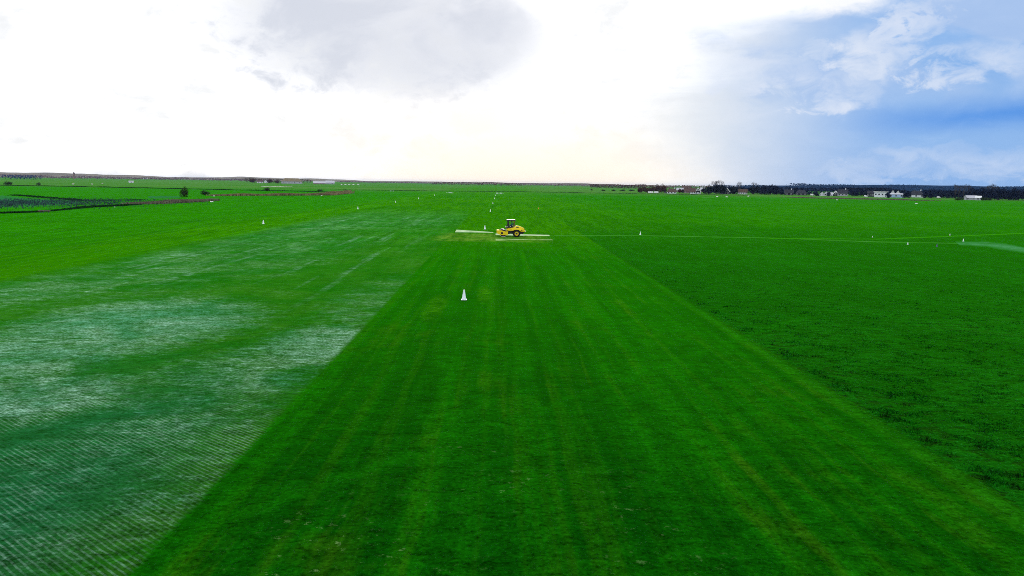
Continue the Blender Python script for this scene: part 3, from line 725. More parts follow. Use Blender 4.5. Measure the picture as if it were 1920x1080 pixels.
# ------------------------------------------------------------------ driver, grown from one skeleton
def make_driver():
    V, E, RAD = [], [], []
    def v(p, r, par=None):
        V.append(p); RAD.append(r)
        if par is not None: E.append((par, len(V) - 1))
        return len(V) - 1
    pel = v((0.26, 0, 2.02), 0.145); ab = v((0.27, 0, 2.16), 0.135, pel); ch = v((0.24, 0, 2.33), 0.15, ab); nk0 = v((0.20, 0, 2.47), 0.075, ch)
    nk = v((0.17, 0, 2.53), 0.055, nk0); hd = v((0.155, 0, 2.61), 0.085, nk); ht = v((0.16, 0, 2.70), 0.075, hd)
    nose = v((0.055, 0, 2.615), 0.014, hd)
    for s in (-1, 1):
        ear = v((0.165, s * 0.092, 2.615), 0.014, hd)
        sh = v((0.22, s * 0.19, 2.41), 0.065, ch); elb = v((0.14, s * 0.27, 2.17), 0.046, sh); wr = v((-0.07, s * 0.20, 2.16), 0.030, elb)
        pm = v((-0.14, s * 0.175, 2.165), 0.032, wr)
        th = v((-0.13, s * 0.13, 2.185), 0.011, pm); v((-0.155, s * 0.11, 2.19), 0.009, th)
        for k in range(4):
            f0 = v((-0.195, s * (0.205 - 0.021 * k), 2.175 + 0.004 * k), 0.0095, pm); f1 = v((-0.222 - 0.004 * (k in (1, 2)), s * (0.198 - 0.021 * k), 2.15), 0.009, f0); v((-0.208, s * (0.192 - 0.02 * k), 2.128), 0.008, f1)
        hp = v((0.22, s * 0.09, 1.99), 0.10, pel); kn = v((-0.13, s * 0.13, 2.0), 0.068, hp); an = v((-0.12, s * 0.13, 1.80), 0.045, kn); v((-0.145, s * 0.13, 1.765), 0.042, an); v((-0.235, s * 0.13, 1.757), 0.032, an)
    me = bpy.data.meshes.new('driver_skeleton'); me.from_pydata(V, E, [])
    o = bpy.data.objects.new('skeleton', me); COL.objects.link(o)
    o.modifiers.new('skin', 'SKIN'); 
    for i, sv in enumerate(me.skin_vertices[0].data): sv.radius = (RAD[i], RAD[i]); sv.use_root = (i == 0)
    ss = o.modifiers.new('sub', 'SUBSURF'); ss.levels = 2; ss.render_levels = 2
    bpy.context.view_layer.update()
    dg = bpy.context.evaluated_depsgraph_get()
    body = bpy.data.meshes.new_from_object(o.evaluated_get(dg)); bpy.data.objects.remove(o); bpy.data.meshes.remove(me)
    body.name = 'person'
    for m in ('skin', 'shirt', 'trouser', 'shoe'): body.materials.append(M[m])
    for p in body.polygons:
        c = p.center; p.use_smooth = True; k = 0
        if c.z < 1.80: k = 3
        elif c.z < 2.07 and not (c.x < 0.1 and c.z > 2.085): k = 2
        elif c.z < 2.49: k = 1 if (c.x > -0.04) else 0
        p.material_index = k
    P = bpy.data.objects.new('person', body); COL.objects.link(P)
    # hair and eyes
    bm = bmesh.new(); bmesh.ops.create_uvsphere(bm, u_segments=20, v_segments=14, radius=0.105, matrix=Matrix.Translation((0.172, 0, 2.665)) @ Matrix.Diagonal((1.0, 0.93, 0.98, 1)))
    for f in [f for f in bm.faces if f.calc_center_median().x < 0.105 and f.calc_center_median().z < 2.68 or f.calc_center_median().z < 2.60]: bm.faces.remove(f) if f.is_valid else None
    obj('hair', bm, M['hair'], P, True)
    for s in (-1, 1):
        bm = bmesh.new(); bmesh.ops.create_uvsphere(bm, u_segments=10, v_segments=8, radius=0.011, matrix=Matrix.Translation((0.078, s * 0.034, 2.632))); obj('eye', bm, M['hair'], P, True)
    bm = bmesh.new(); box(bm, (0.078, 0, 2.565), (0.012, 0.045, 0.010), bev=0.003); obj('mouth', bm, mat('lips', (0.3, 0.12, 0.1)), P)
    P.location = RL_; P.rotation_euler = (0, 0, ROL_RZ)
    tag(P, 'person in teal shirt and blue trousers sitting in the roller cab, hands on the wheel', 'person')


make_driver()


# ------------------------------------------------------------------ trees and shrubs
def crown_mesh(name, w, h, z0, n, size, seed, lobes=7, m=None, dome=False):
    r = np.random.default_rng(seed); C = []
    for k in range(lobes):
        a = r.uniform(0, 2 * math.pi); q = r.uniform(0.15, 0.62) * w / 2
        zz = z0 + h * r.uniform(0.25, 0.72) * (1 - 0.35 * q / (w / 2))
        C.append((q * math.cos(a), q * math.sin(a), zz, w * r.uniform(0.18, 0.30), h * r.uniform(0.18, 0.30)))
    C.append((0, 0, z0 + h * 0.62, w * 0.28, h * 0.36))
    P = []
    for c in C:
        k = n // len(C); dv = r.normal(size=(k, 3)); dv /= np.linalg.norm(dv, axis=1)[:, None]
        rad = r.uniform(0.55, 1.06, (k, 1)) ** 0.6
        P.append(np.array(c[:3]) + dv * rad * np.array([c[3], c[3], c[4]]))
    P = np.concatenate(P); P[:, 2] = np.maximum(P[:, 2], z0 * 0.6 + 0.05)
    return leaf_quads(P, size)


def trunk_bm(h, r, w, seed, limbs=6):
    rr = random.Random(seed); bm = bmesh.new(); cyl(bm, (0, 0, -0.1), (0.03 * h * rr.uniform(-1, 1), 0, h * 0.5), r, r * 0.65, 8); cyl(bm, (0, 0, h * 0.45), (rr.uniform(-.05, .05) * h, 0, h * 0.85), r * 0.65, r * 0.2, 7)
    for k in range(limbs):
        a = rr.uniform(0, 6.28); z = h * rr.uniform(0.25, 0.55)
        cyl(bm, (0, 0, z), (w * 0.36 * math.cos(a), w * 0.36 * math.sin(a), z + h * rr.uniform(0.15, 0.35)), r * 0.4, r * 0.1, 6)
    return bm


def tree_proto(kind, w, h, seed):
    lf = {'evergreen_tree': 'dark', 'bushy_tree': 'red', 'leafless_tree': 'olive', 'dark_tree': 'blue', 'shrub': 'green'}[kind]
    T = thing(kind, 'x', 'tree' if kind != 'shrub' else 'shrub', (0, 0, 0))
    obj('trunk', trunk_bm(h, 0.03 * h if kind != 'shrub' else 0.012 * h, w, seed), M['bark'], T)
    if kind == 'leafless_tree':
        r = random.Random(seed); segs = []
        def grow(p, d, L, rad, lev):
            q = p + d * L; segs.append((p, q, rad))
            if lev == 0: return
            for k in range(3 if lev > 1 else 4):
                nd = (d + Vector((r.uniform(-1, 1), r.uniform(-1, 1), r.uniform(-0.25, 0.8))) * 0.62).normalized()
                grow(q, nd, L * r.uniform(0.6, 0.85), rad * 0.6, lev - 1)
        for k in range(5):
            a = k * 1.26 + r.uniform(-.3, .3); grow(Vector((0, 0, h * 0.3)), Vector((0.55 * math.cos(a) * w / h, 0.55 * math.sin(a) * w / h, 0.8)).normalized(), h * 0.25, 0.13, 4)
        V = []
        for p, q, rad in segs:
            d = (q - p).normalized(); s = d.orthogonal().normalized(); t = d.cross(s)
            ring = [s * rad, (s * -0.5 + t * 0.866) * rad, (s * -0.5 - t * 0.866) * rad]
            for i in range(3):
                V += [p + ring[i], p + ring[(i + 1) % 3], q + ring[(i + 1) % 3] * 0.6, q + ring[i] * 0.6]
        np_mesh('crown', np.array([tuple(x) for x in V]), 4, M['barkb'], T)
    else:
        z0 = h * 0.03
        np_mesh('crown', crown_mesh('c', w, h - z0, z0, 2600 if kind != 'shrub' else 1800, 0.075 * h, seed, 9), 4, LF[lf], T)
    return T


PR = {}
USED = set()


def place_tree(kind, px, pyb, wpx, hpx, label, group=None, v=0, mlt=1.0, dist=None):
    p, t = at(px, pyb)
    w, h = max(wpx * t, 0.5), max(hpx * t, 0.5)
    key = (kind, v)
    rz = random.uniform(0, 6.28)
    if key not in PR:
        PR[key] = tree_proto(kind, 8.0, 8.0, 11 + v * 7 + len(kind)); r = PR[key]; r['label'] = label
        r.location = p; r.rotation_euler = (0, 0, rz)
        if group: r['group'] = group
    else:
        r = dup(PR[key], p, label, group, 1.0, rz)
        if not group and 'group' in r: del r['group']
    r.scale = (w / 8.0, w / 8.0, h / 8.0)
    return r


# left: shrubs at the ditch
place_tree('shrub', 347, 371, 21, 22, 'tall dark green bush by the grey reeds, tallest of those on the left', None, 0)
place_tree('shrub', 384, 366.5, 19, 10.5, 'low round bush just right of the tall dark bush', None, 1)
place_tree('shrub', 501, 358.5, 14, 8, 'lone round shrub on the dark ditch line below the farm', None, 2)
place_tree('shrub', 14, 348, 16, 9, 'dark low shrub on the far ditch at the left edge of the picture', None, 0)
place_tree('shrub', 73, 347.5, 9, 6, 'small dark shrub on the far ditch, second from the left edge', None, 1)
place_tree('shrub', 601, 358.5, 13, 4, 'very flat brown green shrub on the ditch bank left of the cone row', None, 2)
place_tree('bushy_tree', 474, 343, 14, 9, 'brown leafless tree left of the far white farmhouse', None, 0)
place_tree('bushy_tree', 506, 343.5, 12, 9, 'brown leafless tree between the far farmhouse and the big barn', None, 1)
place_tree('bushy_tree', 520, 344, 12, 7, 'smaller brown tree touching the left end of the big barn', None, 0)
# scattered shrubs in the middle distance
place_tree('shrub', 1109.5, 357.5, 4.5, 4, 'tiny dark bush standing alone in the far olive field', None, 0)
for px, w in ((1131, 9), (1150, 9), (1168, 13), (1184, 14)):
    place_tree('shrub', px, 358.5, w, 3.6, 'low dark hedge bush left of the reddish trees', 'hedge bushes left of the village', 1)
# village trees
VG = 'trees around the village'
for px, w, h in ((1200, 13, 12), (1211, 14, 14), (1221, 15, 15), (1232, 15, 17), (1241, 14, 18), (1246, 10, 12)):
    place_tree('bushy_tree', px, 362, w, h, 'reddish brown bare tree in the clump left of the thatched white cottage', 'reddish trees at the left end of the village', px % 2)
for px, w, h in ((1280, 13, 8), (1289, 11, 7), (1274, 8, 9)):
    place_tree('bushy_tree', px, 362, w, h, 'low mauve brown bush between the white cottage and the black gabled house', 'bushes between the two white houses', px % 2)
place_tree('leafless_tree', 1344, 364, 30, 24, 'largest leafless olive tree, widest crown above the village', None, 0)
for px, w, h in ((1320, 13, 14), (1329, 16, 19), (1342, 18, 21), (1355, 17, 20), (1373, 14, 17)):
    place_tree('evergreen_tree', px, 364, w, h, 'dark tree in the clump between the two black gabled houses', 'dark trees between the black gables', px % 2)
place_tree('leafless_tree', 1385, 364, 10, 24, 'slim bare tree with pale twigs over the brown roofed white house', None, 1)
for px, w, h in ((1377, 13, 17), (1388, 10, 15), (1411, 14, 17), (1420, 12, 19)):
    place_tree('evergreen_tree', px, 364, w, h, 'dark tree beside the long white house with brown roof', 'dark trees around the brown roofed house', px % 2)
place_tree('leafless_tree', 1413, 364, 12, 21, 'bare tree with thin top left of the big round dark trees', None, 0)
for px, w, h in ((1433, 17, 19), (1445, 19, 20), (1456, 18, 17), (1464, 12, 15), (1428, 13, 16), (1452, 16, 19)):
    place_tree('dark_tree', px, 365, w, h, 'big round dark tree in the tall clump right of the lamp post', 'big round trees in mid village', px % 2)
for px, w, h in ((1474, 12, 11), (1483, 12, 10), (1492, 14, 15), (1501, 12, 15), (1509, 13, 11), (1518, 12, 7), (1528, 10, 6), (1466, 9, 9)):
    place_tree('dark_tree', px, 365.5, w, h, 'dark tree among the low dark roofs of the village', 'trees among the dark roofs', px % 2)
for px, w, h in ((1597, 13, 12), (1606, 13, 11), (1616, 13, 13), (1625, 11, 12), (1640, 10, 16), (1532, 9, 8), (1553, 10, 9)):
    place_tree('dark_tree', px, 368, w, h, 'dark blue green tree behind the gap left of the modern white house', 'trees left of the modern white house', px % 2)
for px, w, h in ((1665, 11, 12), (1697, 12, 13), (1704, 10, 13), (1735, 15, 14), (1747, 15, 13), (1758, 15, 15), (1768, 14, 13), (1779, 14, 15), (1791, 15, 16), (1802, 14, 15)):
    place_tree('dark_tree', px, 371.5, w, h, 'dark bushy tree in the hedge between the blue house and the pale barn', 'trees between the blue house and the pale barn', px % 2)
for px, h in ((1790, 26), (1797, 26), (1806, 26), (1814, 25), (1819, 22)):
    place_tree('leafless_tree', px, 373, 10, h, 'tall bare tree of the group standing above the pale barn', 'tall bare trees above the pale barn', px % 2)
for px, h in ((1851, 27), (1858, 28), (1865, 26)):
    place_tree('leafless_tree', px, 374.5, 15, h, 'tall bare tree rising from the wood at the far right', 'bare trees in the far right wood', px % 2)
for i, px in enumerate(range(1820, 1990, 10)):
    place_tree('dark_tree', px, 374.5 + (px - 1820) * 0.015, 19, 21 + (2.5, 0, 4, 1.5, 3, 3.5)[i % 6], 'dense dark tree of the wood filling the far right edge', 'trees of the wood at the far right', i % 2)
for px, w, h in ((1800, 12, 7), (1841, 10, 7), (1849, 12, 6), (1855, 9, 5), (1795, 9, 6)):
    place_tree('shrub', px, 376, w, h, 'dark hedge bush hard beside the long pale barn', 'hedge bushes around the pale barn', px % 3)


# ------------------------------------------------------------------ far woods, dunes, reeds
def wood_band(name, pts, hfun, m, dens, size, depth, label):
    P = []
    for (x0, y0), (x1, y1) in zip(pts, pts[1:]):
        L = math.hypot(x1 - x0, y1 - y0); n = int(L * dens)
        s = rng.uniform(0, 1, n); x = x0 + (x1 - x0) * s; y = y0 + (y1 - y0) * s + rng.uniform(-depth / 2, depth / 2, n)
        H = np.array([hfun(a, c) for a, c in zip(x, y)]); z = H * rng.uniform(0, 1, n) ** 0.6
        P.append(np.stack([x, y, z], 1))
    return tag(np_mesh(name, leaf_quads(np.concatenate(P), size), 4, m), label, 'woodland', None, 'stuff')


def hf(base, amp, sc, sd, lo=0.5):
    return lambda x, y: max(lo, base + amp * (mnoise.noise((x / sc, sd, 0.1)) + 0.5 * mnoise.noise((x / sc * 3.1, sd, 4.1)) + 0.3 * mnoise.noise((x / sc * 9, sd, 7.7))))


def polar(px, dist):
    p, _ = at(px, 560); v = Vector((p.x, p.y)).normalized() * dist
    return (v.x, v.y)


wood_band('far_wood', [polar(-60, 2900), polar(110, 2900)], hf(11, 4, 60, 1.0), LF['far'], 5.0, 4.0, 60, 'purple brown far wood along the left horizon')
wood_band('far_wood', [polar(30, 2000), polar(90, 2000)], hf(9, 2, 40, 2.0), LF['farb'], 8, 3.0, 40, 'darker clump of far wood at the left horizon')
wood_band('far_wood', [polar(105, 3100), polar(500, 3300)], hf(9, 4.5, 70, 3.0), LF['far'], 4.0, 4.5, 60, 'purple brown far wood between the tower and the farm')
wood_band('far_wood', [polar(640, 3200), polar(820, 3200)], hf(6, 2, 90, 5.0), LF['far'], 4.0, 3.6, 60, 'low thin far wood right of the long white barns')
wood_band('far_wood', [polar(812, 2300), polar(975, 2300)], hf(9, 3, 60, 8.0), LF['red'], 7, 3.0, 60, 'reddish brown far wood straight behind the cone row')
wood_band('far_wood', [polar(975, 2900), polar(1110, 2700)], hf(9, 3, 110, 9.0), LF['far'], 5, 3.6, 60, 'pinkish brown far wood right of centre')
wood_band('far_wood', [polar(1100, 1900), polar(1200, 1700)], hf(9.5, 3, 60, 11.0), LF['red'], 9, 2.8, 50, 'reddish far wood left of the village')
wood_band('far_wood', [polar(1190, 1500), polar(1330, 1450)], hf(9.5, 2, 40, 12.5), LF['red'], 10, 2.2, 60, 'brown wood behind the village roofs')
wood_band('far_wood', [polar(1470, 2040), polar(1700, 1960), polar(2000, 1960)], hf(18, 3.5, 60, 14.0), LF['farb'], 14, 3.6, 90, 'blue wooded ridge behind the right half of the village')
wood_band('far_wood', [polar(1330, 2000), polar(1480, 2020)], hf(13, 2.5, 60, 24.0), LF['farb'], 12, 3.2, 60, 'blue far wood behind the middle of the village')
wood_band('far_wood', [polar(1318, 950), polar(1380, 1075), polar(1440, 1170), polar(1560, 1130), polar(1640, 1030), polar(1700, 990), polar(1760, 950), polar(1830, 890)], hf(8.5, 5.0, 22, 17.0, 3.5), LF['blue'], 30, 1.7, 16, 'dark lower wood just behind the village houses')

wood_band('far_wood', [polar(466, 2080), polar(520, 2080), polar(590, 2080)], hf(10.5, 2.5, 40, 21.0, 5.0), LF['olive'], 9, 2.6, 40, 'brown wood round the far farm and big barn')
# dunes on the horizon
m_dune = mat('dune_grass', (0.15, 0.13, 0.09), 0.95, var=0.3, scale=0.01, spec=0.1)
def dune(px0, px1, dist, base, amp, sd, sc, m=None):
    V, Fc = [], []; n = 160; rows = 7
    for j in range(rows):
        for i in range(n + 1):
            px = px0 + (px1 - px0) * i / n; x, y = polar(px, dist + j * 130)
            env = math.sin(math.pi * i / n) ** 0.35; up = math.sin(math.pi * j / (rows - 1))
            h = (base + amp * (mnoise.noise((x / sc, j * 0.2, sd)) + 0.6 * mnoise.noise((x / sc * 2.7, j * 0.4, sd + 3)) + 0.3 * mnoise.noise((x / sc * 7, j, sd + 6)))) * env * up
            V.append((x, y, max(-0.5, h) if 0 < j < rows - 1 else -0.5))
    for j in range(rows - 1):
        for i in range(n): a = j * (n + 1) + i; Fc.append((a, a + 1, a + n + 2, a + n + 1))
    tag(obj('hills', (V, [], Fc), m or m_dune, None, True), kind='structure')
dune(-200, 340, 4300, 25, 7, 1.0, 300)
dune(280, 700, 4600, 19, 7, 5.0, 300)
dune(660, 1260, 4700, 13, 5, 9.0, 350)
dune(1340, 2250, 1990, 21, 3, 14.0, 260, mat('hazed_hillside', (0.010, 0.038, 0.100), 0.95, var=0.3, scale=0.05, spec=0.0))  # hill under the ridge wood, blue distance haze in its colour

# church tower far left
p, t = at(139, 331.5); d = math.hypot(p.x, p.y); p = p * (3000 / d); p.z = 0
T = thing('church_tower', 'slim square tower rising above the far wood on the left horizon', 'tower', p)
bm = bmesh.new(); box(bm, (0, 0, 10), (4.6, 4.6, 20)); obj('wall', bm, M['wallb'], T)
bm = bmesh.new(); cyl(bm, (0, 0, 20), (0, 0, 25), 3.5, 0.1, 4); obj('roof', bm, M['roofd'], T)


def reed_band(name, pix, hpx, m, label, n, size_px=1.2, width=None):
    P = []; S_ = []; tot = sum(math.hypot(c[0] - a[0], c[1] - a[1]) for a, c in zip(pix, pix[1:]))
    for a, c in zip(pix, pix[1:]):
        k = int(n * math.hypot(c[0] - a[0], c[1] - a[1]) / tot)
        pa, ta = at(a[0], a[1]); pc, tcn = at(c[0], c[1])
        s = rng.uniform(0, 1, k); base = np.outer(1 - s, pa) + np.outer(s, pc); tt = ta + (tcn - ta) * s
        wd = width if width else 5.0
        base[:, 0] += rng.normal(0, wd * 0.3, k); base[:, 1] += rng.normal(0, wd * 0.5, k)
        hh = hpx * tt * rng.uniform(0.55, 1.1, k) * (1 + 0.35 * np.sin(base[:, 0] * 0.21) * np.sin(base[:, 1] * 0.13 + 1)); w = 0.10 * size_px * tt / 0.13 * rng.uniform(0.6, 1.4, k)
        a_ = rng.uniform(0, 2 * math.pi, k); wv = np.stack([np.cos(a_) * w, np.sin(a_) * w, 0 * w], 1)
        T_ = base + np.stack([rng.normal(0, 0.25, k) * hh, rng.normal(0, 0.25, k) * hh, hh], 1)
        P.append(np.stack([base - wv, base + wv, T_ + wv * 0.35, T_ - wv * 0.35], 1).reshape(-1, 3))
    return tag(np_mesh(name, np.concatenate(P), 4, m), label, 'reeds', None, 'stuff')


reed_band('reeds', [(250, 382.5), (300, 381.5), (345, 379.5), (396, 376)], 4.5, LF['reedg'], 'pale brown reeds at the foot of the tall dark bush', 4500)
reed_band('reeds', [(402, 367), (480, 366.6), (560, 366.4), (620, 366), (655, 362)], 3.4, LF['reed'], 'long low strip of straw coloured reeds left of centre', 5000)
reed_band('reeds', [(600, 365), (655, 361)], 4, LF['reed'], 'taller end of the straw coloured reeds', 1200)
reed_band('reeds', [(0, 400), (60, 398), (110, 394), (160, 389), (215, 386.5), (255, 384)], 2.3, LF['bank'], 'dark grassy ditch bank below the grey marsh', 5000, 1.2, 2.5)
reed_band('reeds', [(-40, 379), (20, 379.5), (80, 381), (135, 382.5)], 1.6, leafmat('marsh_growth', (0.028, 0.062, 0.062), 0.6), 'blue grey marsh plants covering the wet field at far left', 6000, 1.3, 55)
reed_band('reeds', [(30, 366), (70, 369), (110, 372), (150, 376), (260, 375)], 1.3, LF['bank'], 'dark thin ditch growth along the top of the marsh', 3500, 1.2, 4)
reed_band('reeds', [(-20, 347.4), (150, 350.2), (300, 353.4), (480, 357.2), (640, 360.5)], 1.2, LF['bank'], 'long dark ditch line across the far left fields', 7000, 1.0, 4)
reed_band('reeds', [(640, 356), (800, 358), (1000, 360), (1200, 363.5), (1400, 366.5)], 0.7, LF['bank'], 'dark rough verge across the far end of the airfield', 3000, 1.0, 12)
reed_band('reeds', [(1500, 371), (1600, 373), (1720, 375.5)], 1.3, LF['reedg'], 'greyish rough grass before the village on the right', 3500, 1.0, 25)


# ------------------------------------------------------------------ houses
def house(name, label, xl, xr, yb, wall_px, roof_px, wall, roof, gable='side', depth=8.0, wins=3, chimney=False, boards=False, gable_m=None, hip=0.0, cat='house', over=0.35, door=False, group=None, turn=0.0):
    p, t = at((xl + xr) / 2, yb); w = (xr - xl) * t; hw = wall_px * t; hr = roof_px * t
    T = thing(name, label, cat, p, -math.atan2(p.x, p.y) + turn, group)
    bm = bmesh.new(); hd = depth / 2
    if gable == 'front':
        prism(bm, [(-w / 2, 0), (w / 2, 0), (w / 2, hw), (0, hw + hr), (-w / 2, hw)], 0, depth)
    else:
        vs = [(0, 0), (depth, 0), (depth, hw), (hd, hw + hr * (1 if not hip else 0.02)), (0, hw)]
        t_ = bmesh.new(); prism(t_, [(a, z) for a, z in vs], -w / 2, w / 2)
        bmesh.ops.rotate(t_, cent=(0, 0, 0), matrix=Matrix.Rotation(R_(90), 3, 'Z'), verts=t_.verts)
        merge(bm, t_)
    obj('wall', bm, wall, T)
    # roof slabs
    bm = bmesh.new(); th = 0.25
    def slab(q):
        a = [bm.verts.new(v) for v in q]; c = [bm.verts.new((v[0], v[1], v[2] + th)) for v in q]; n = len(q)
        bm.faces.new(list(reversed(a))); bm.faces.new(c)
        for i in range(n): bm.faces.new((a[i], a[(i + 1) % n], c[(i + 1) % n], c[i]))
    e = over
    if roof_px < 0.8:
        box(bm, (0, hd, hw + 0.2), (w + 2 * e, depth + 2 * e, 0.38))
    elif gable == 'front':
        k = hr / (w / 2)
        for s in (-1, 1): slab([(s * (w / 2 + e), -e, hw - k * e + 0.02), (0, -e, hw + hr + 0.02), (0, depth + e, hw + hr + 0.02), (s * (w / 2 + e), depth + e, hw - k * e + 0.02)])
    else:
        k = hr / hd; hx = hip * w / 2
        for s in (-1, 1):
            yo = -e if s < 0 else depth + e
            slab([(-w / 2 - e, yo, hw - k * e + 0.02), (w / 2 + e, yo, hw - k * e + 0.02), (w / 2 + e - hx - (e if hip else 0), hd, hw + hr + 0.02), (-w / 2 - e + hx + (e if hip else 0), hd, hw + hr + 0.02)])
        if hip:
            for s in (-1, 1): slab([(s * (w / 2 + e), -e, hw - k * e + 0.02), (s * (w / 2 + e), depth + e, hw - k * e + 0.02), (s * (w / 2 - hx), hd, hw + hr + 0.02)])
    rf = obj('roof', bm, roof, T)
    if chimney:
        bm = bmesh.new(); box(bm, (w * 0.25, hd, hw + hr + 0.5), (0.9, 0.8, 1.9), bev=0.03); box(bm, (w * 0.25, hd, hw + hr + 1.5), (1.1, 1.0, 0.15)); obj('chimney', bm, M['wallw'] if chimney == 'white' else M['wallb'], rf)
    if gable == 'front' and gable_m:
        bm = bmesh.new(); prism(bm, [(-w / 2 + 0.15, hw * 0.92), (w / 2 - 0.15, hw * 0.92), (0, hw + hr * 0.97)], -0.10, -0.02); obj('gable', bm, gable_m, T)
    if boards:
        bm = bmesh.new()
        for s in (-1, 1):
            a = Vector((s * (w / 2 + e), -e - 0.16, hw - hr / (w / 2) * e)); c = Vector((0, -e - 0.16, hw + hr + 0.1)); d = c - a
            box(bm, (a + c) / 2, (d.length, 0.14, 0.75), Matrix.Rotation(-math.atan2(d.z, d.x), 3, 'Y'))
        obj('bargeboard', bm, M['white'], T)
    for i in range(wins):
        wx = -w / 2 + w * (i + 0.5) / wins; ww = min(1.6, w / wins * 0.5); hh = min(1.5, hw * 0.5)
        if door and i == wins // 2:
            bm = bmesh.new(); box(bm, (wx, -0.03, 1.05), (1.0, 0.1, 2.1)); obj('door', bm, M['walld'], T); continue
        bm = bmesh.new(); box(bm, (wx, -0.03, hw * 0.55), (ww + 0.2, 0.08, hh + 0.2)); wn = obj('window', bm, M['white'], T)
        bm = bmesh.new(); box(bm, (wx, -0.075, hw * 0.55), (ww, 0.04, hh)); obj('pane', bm, M['glass'], wn)
    if gable == 'front' and hr > 2.5:
        bm = bmesh.new(); box(bm, (0, -0.15, hw + hr * 0.38), (1.3, 0.10, 1.3)); wn = obj('window', bm, M['white'], T)
        bm = bmesh.new(); box(bm, (0, -0.215, hw + hr * 0.38), (0.7, 0.05, 0.9)); obj('pane', bm, M['glass'], wn)
    return T


WW, WD, WB = M['wallw'], M['walld'], M['wallb']
# left farms
house('farmhouse', 'far white farmhouse with two gables among brown trees on the left', 482, 493, 343, 2.5, 3.2, WW, M['roofr'], wins=2, depth=12)
house('farmhouse', 'small far white gabled house right beside the white farmhouse', 495, 502, 343.2, 2.6, 3.0, WW, M['roofr'], 'front', wins=2, depth=12)
house('barn', 'very large far barn with olive hipped roof and pale front', 528, 566, 344.3, 4.2, 5.6, M['wallg'], M['roofo'], hip=0.35, wins=4, depth=28, cat='barn')
house('barn', 'far long low barn with pale roof, left of the twin barn', 588, 610, 345.4, 1.8, 3.4, WB, M['roofp'], wins=3, depth=18, cat='barn')
house('barn', 'far low barn with pale stepped roof, right of its longer neighbour', 611, 627, 345.4, 2.8, 3.6, M['wallg'], M['roofp'], wins=2, depth=18, cat='barn')
house('shed', 'small pale flat shed alone in the far left field', 242, 250, 342.6, 2.2, 1.2, WW, M['roofp'], wins=1, depth=6, cat='shed')
house('shed', 'faint low white shed on the horizon left of the farm', 268, 276, 336, 1.6, 0.9, WW, M['roofp'], wins=1, depth=9, cat='shed')
# village, left to right
house('cottage', 'long low white bungalow with thatched brown roof and three windows', 1251, 1268, 362.8, 3.2, 5.4, WW, M['roofb'], wins=3, depth=9, chimney='white', hip=0.2, cat='house')
house('shed', 'tiny dark shed left of the thatched white bungalow', 1246, 1250.5, 362.4, 1.6, 0.9, M['wallg'], M['roofd'], wins=0, depth=3, cat='shed')
house('house', 'far house with whitish roof behind the mauve bushes', 1268.5, 1281, 359.5, 3.0, 4.0, WB, M['roofp'], wins=2, depth=9)
house('house', 'far house with broad low brown roof behind the mauve bushes', 1278, 1295, 357, 3.4, 4.6, WB, M['roofb'], wins=3, depth=14)
house('house', 'brick house with red roof half hidden behind bushes left of the black gable', 1283, 1296, 362.3, 3.4, 4.4, WB, M['roofr'], wins=2, depth=9)
house('house', 'white house wing with brown red roof joined left of a black gable', 1294, 1303.5, 363.5, 3.6, 6.4, WW, M['roofr'], wins=3, depth=9)
house('house', 'black gabled house with white bargeboards over white ground floor', 1303.6, 1313.6, 363.6, 4.0, 6.8, WW, M['roofr'], 'front', wins=2, boards=True, gable_m=WD, depth=10)
house('house', 'far house with pale grey roof right behind the first black gable', 1313, 1322, 360, 3.4, 4.6, WB, M['roofp'], wins=2, depth=9)
house('house', 'tall black gabled house with white bargeboards and dark ground floor', 1356, 1368, 364, 4.6, 7.0, WD, M['roofd'], 'front', wins=2, boards=True, gable_m=WD, depth=10)
house('outbuilding', 'small white annex against the left of the black house', 1350.8, 1356, 363.6, 2.8, 1.2, WW, M['roofd'], wins=1, depth=6, cat='outbuilding')
house('house', 'long white house with brown roof and dark windows under the slim bare tree', 1384, 1400.5, 364.2, 3.8, 5.2, WW, M['roofb'], wins=4, depth=9)
house('house', 'low house with dark roof right of the big round trees', 1471, 1487, 366, 4.0, 6.0, M['walld'], M['roofd'], wins=2, depth=9, chimney='white')
house('house', 'low house with dark hipped roof among trees in mid village', 1492, 1512, 366, 3.4, 5.8, M['walld'], M['roofd'], wins=3, depth=10, hip=0.4)
house('house', 'white house with pointed gable, left of a group of white dormers', 1537, 1545, 367, 3.0, 4.4, WW, M['roofd'], 'front', wins=2, depth=8)
house('house', 'white house with low roof in the middle of the white dormers', 1545.3, 1552.6, 367, 4.0, 3.6, WW, M['roofp'], 'front', wins=2, depth=8)
house('house', 'white annex with sloping pale roof right of the white dormers', 1552.8, 1561, 367.2, 2.4, 3.6, WW, M['roofp'], wins=2, depth=8)
house('house', 'tall dark roofed house with pale gable walls right of the white dormers', 1571, 1588.5, 367.5, 5.0, 7.0, M['wallg'], M['roofd'], wins=3, depth=9, chimney='white')
house('house', 'dark house with white bargeboards left of the tall pale gabled house', 1562, 1570.6, 367.2, 3.2, 6.0, WD, M['roofd'], 'front', wins=1, boards=True, depth=9)
house('house', 'black house with small white windows left of the modern white house', 1626, 1638, 368.8, 6.0, 4.5, WD, M['roofd'], wins=3, depth=9)
house('house', 'modern white flat roofed house with tall dark glass', 1640, 1662, 370, 10, 0.3, WW, M['white'], wins=4, depth=10, over=0.9)
house('house', 'pale blue house with long low front', 1667, 1693, 370.2, 5.6, 1.6, M['wallbl'], M['roofp'], wins=3, depth=10)
house('house', 'small white gable above the pale blue house', 1680, 1686, 369.2, 7.5, 4.6, WW, M['roofd'], 'front', wins=1, depth=8)
house('house', 'white capped gable left of the small white gable', 1670.5, 1676, 369, 7.8, 4.4, WW, M['roofp'], 'front', wins=1, depth=8)
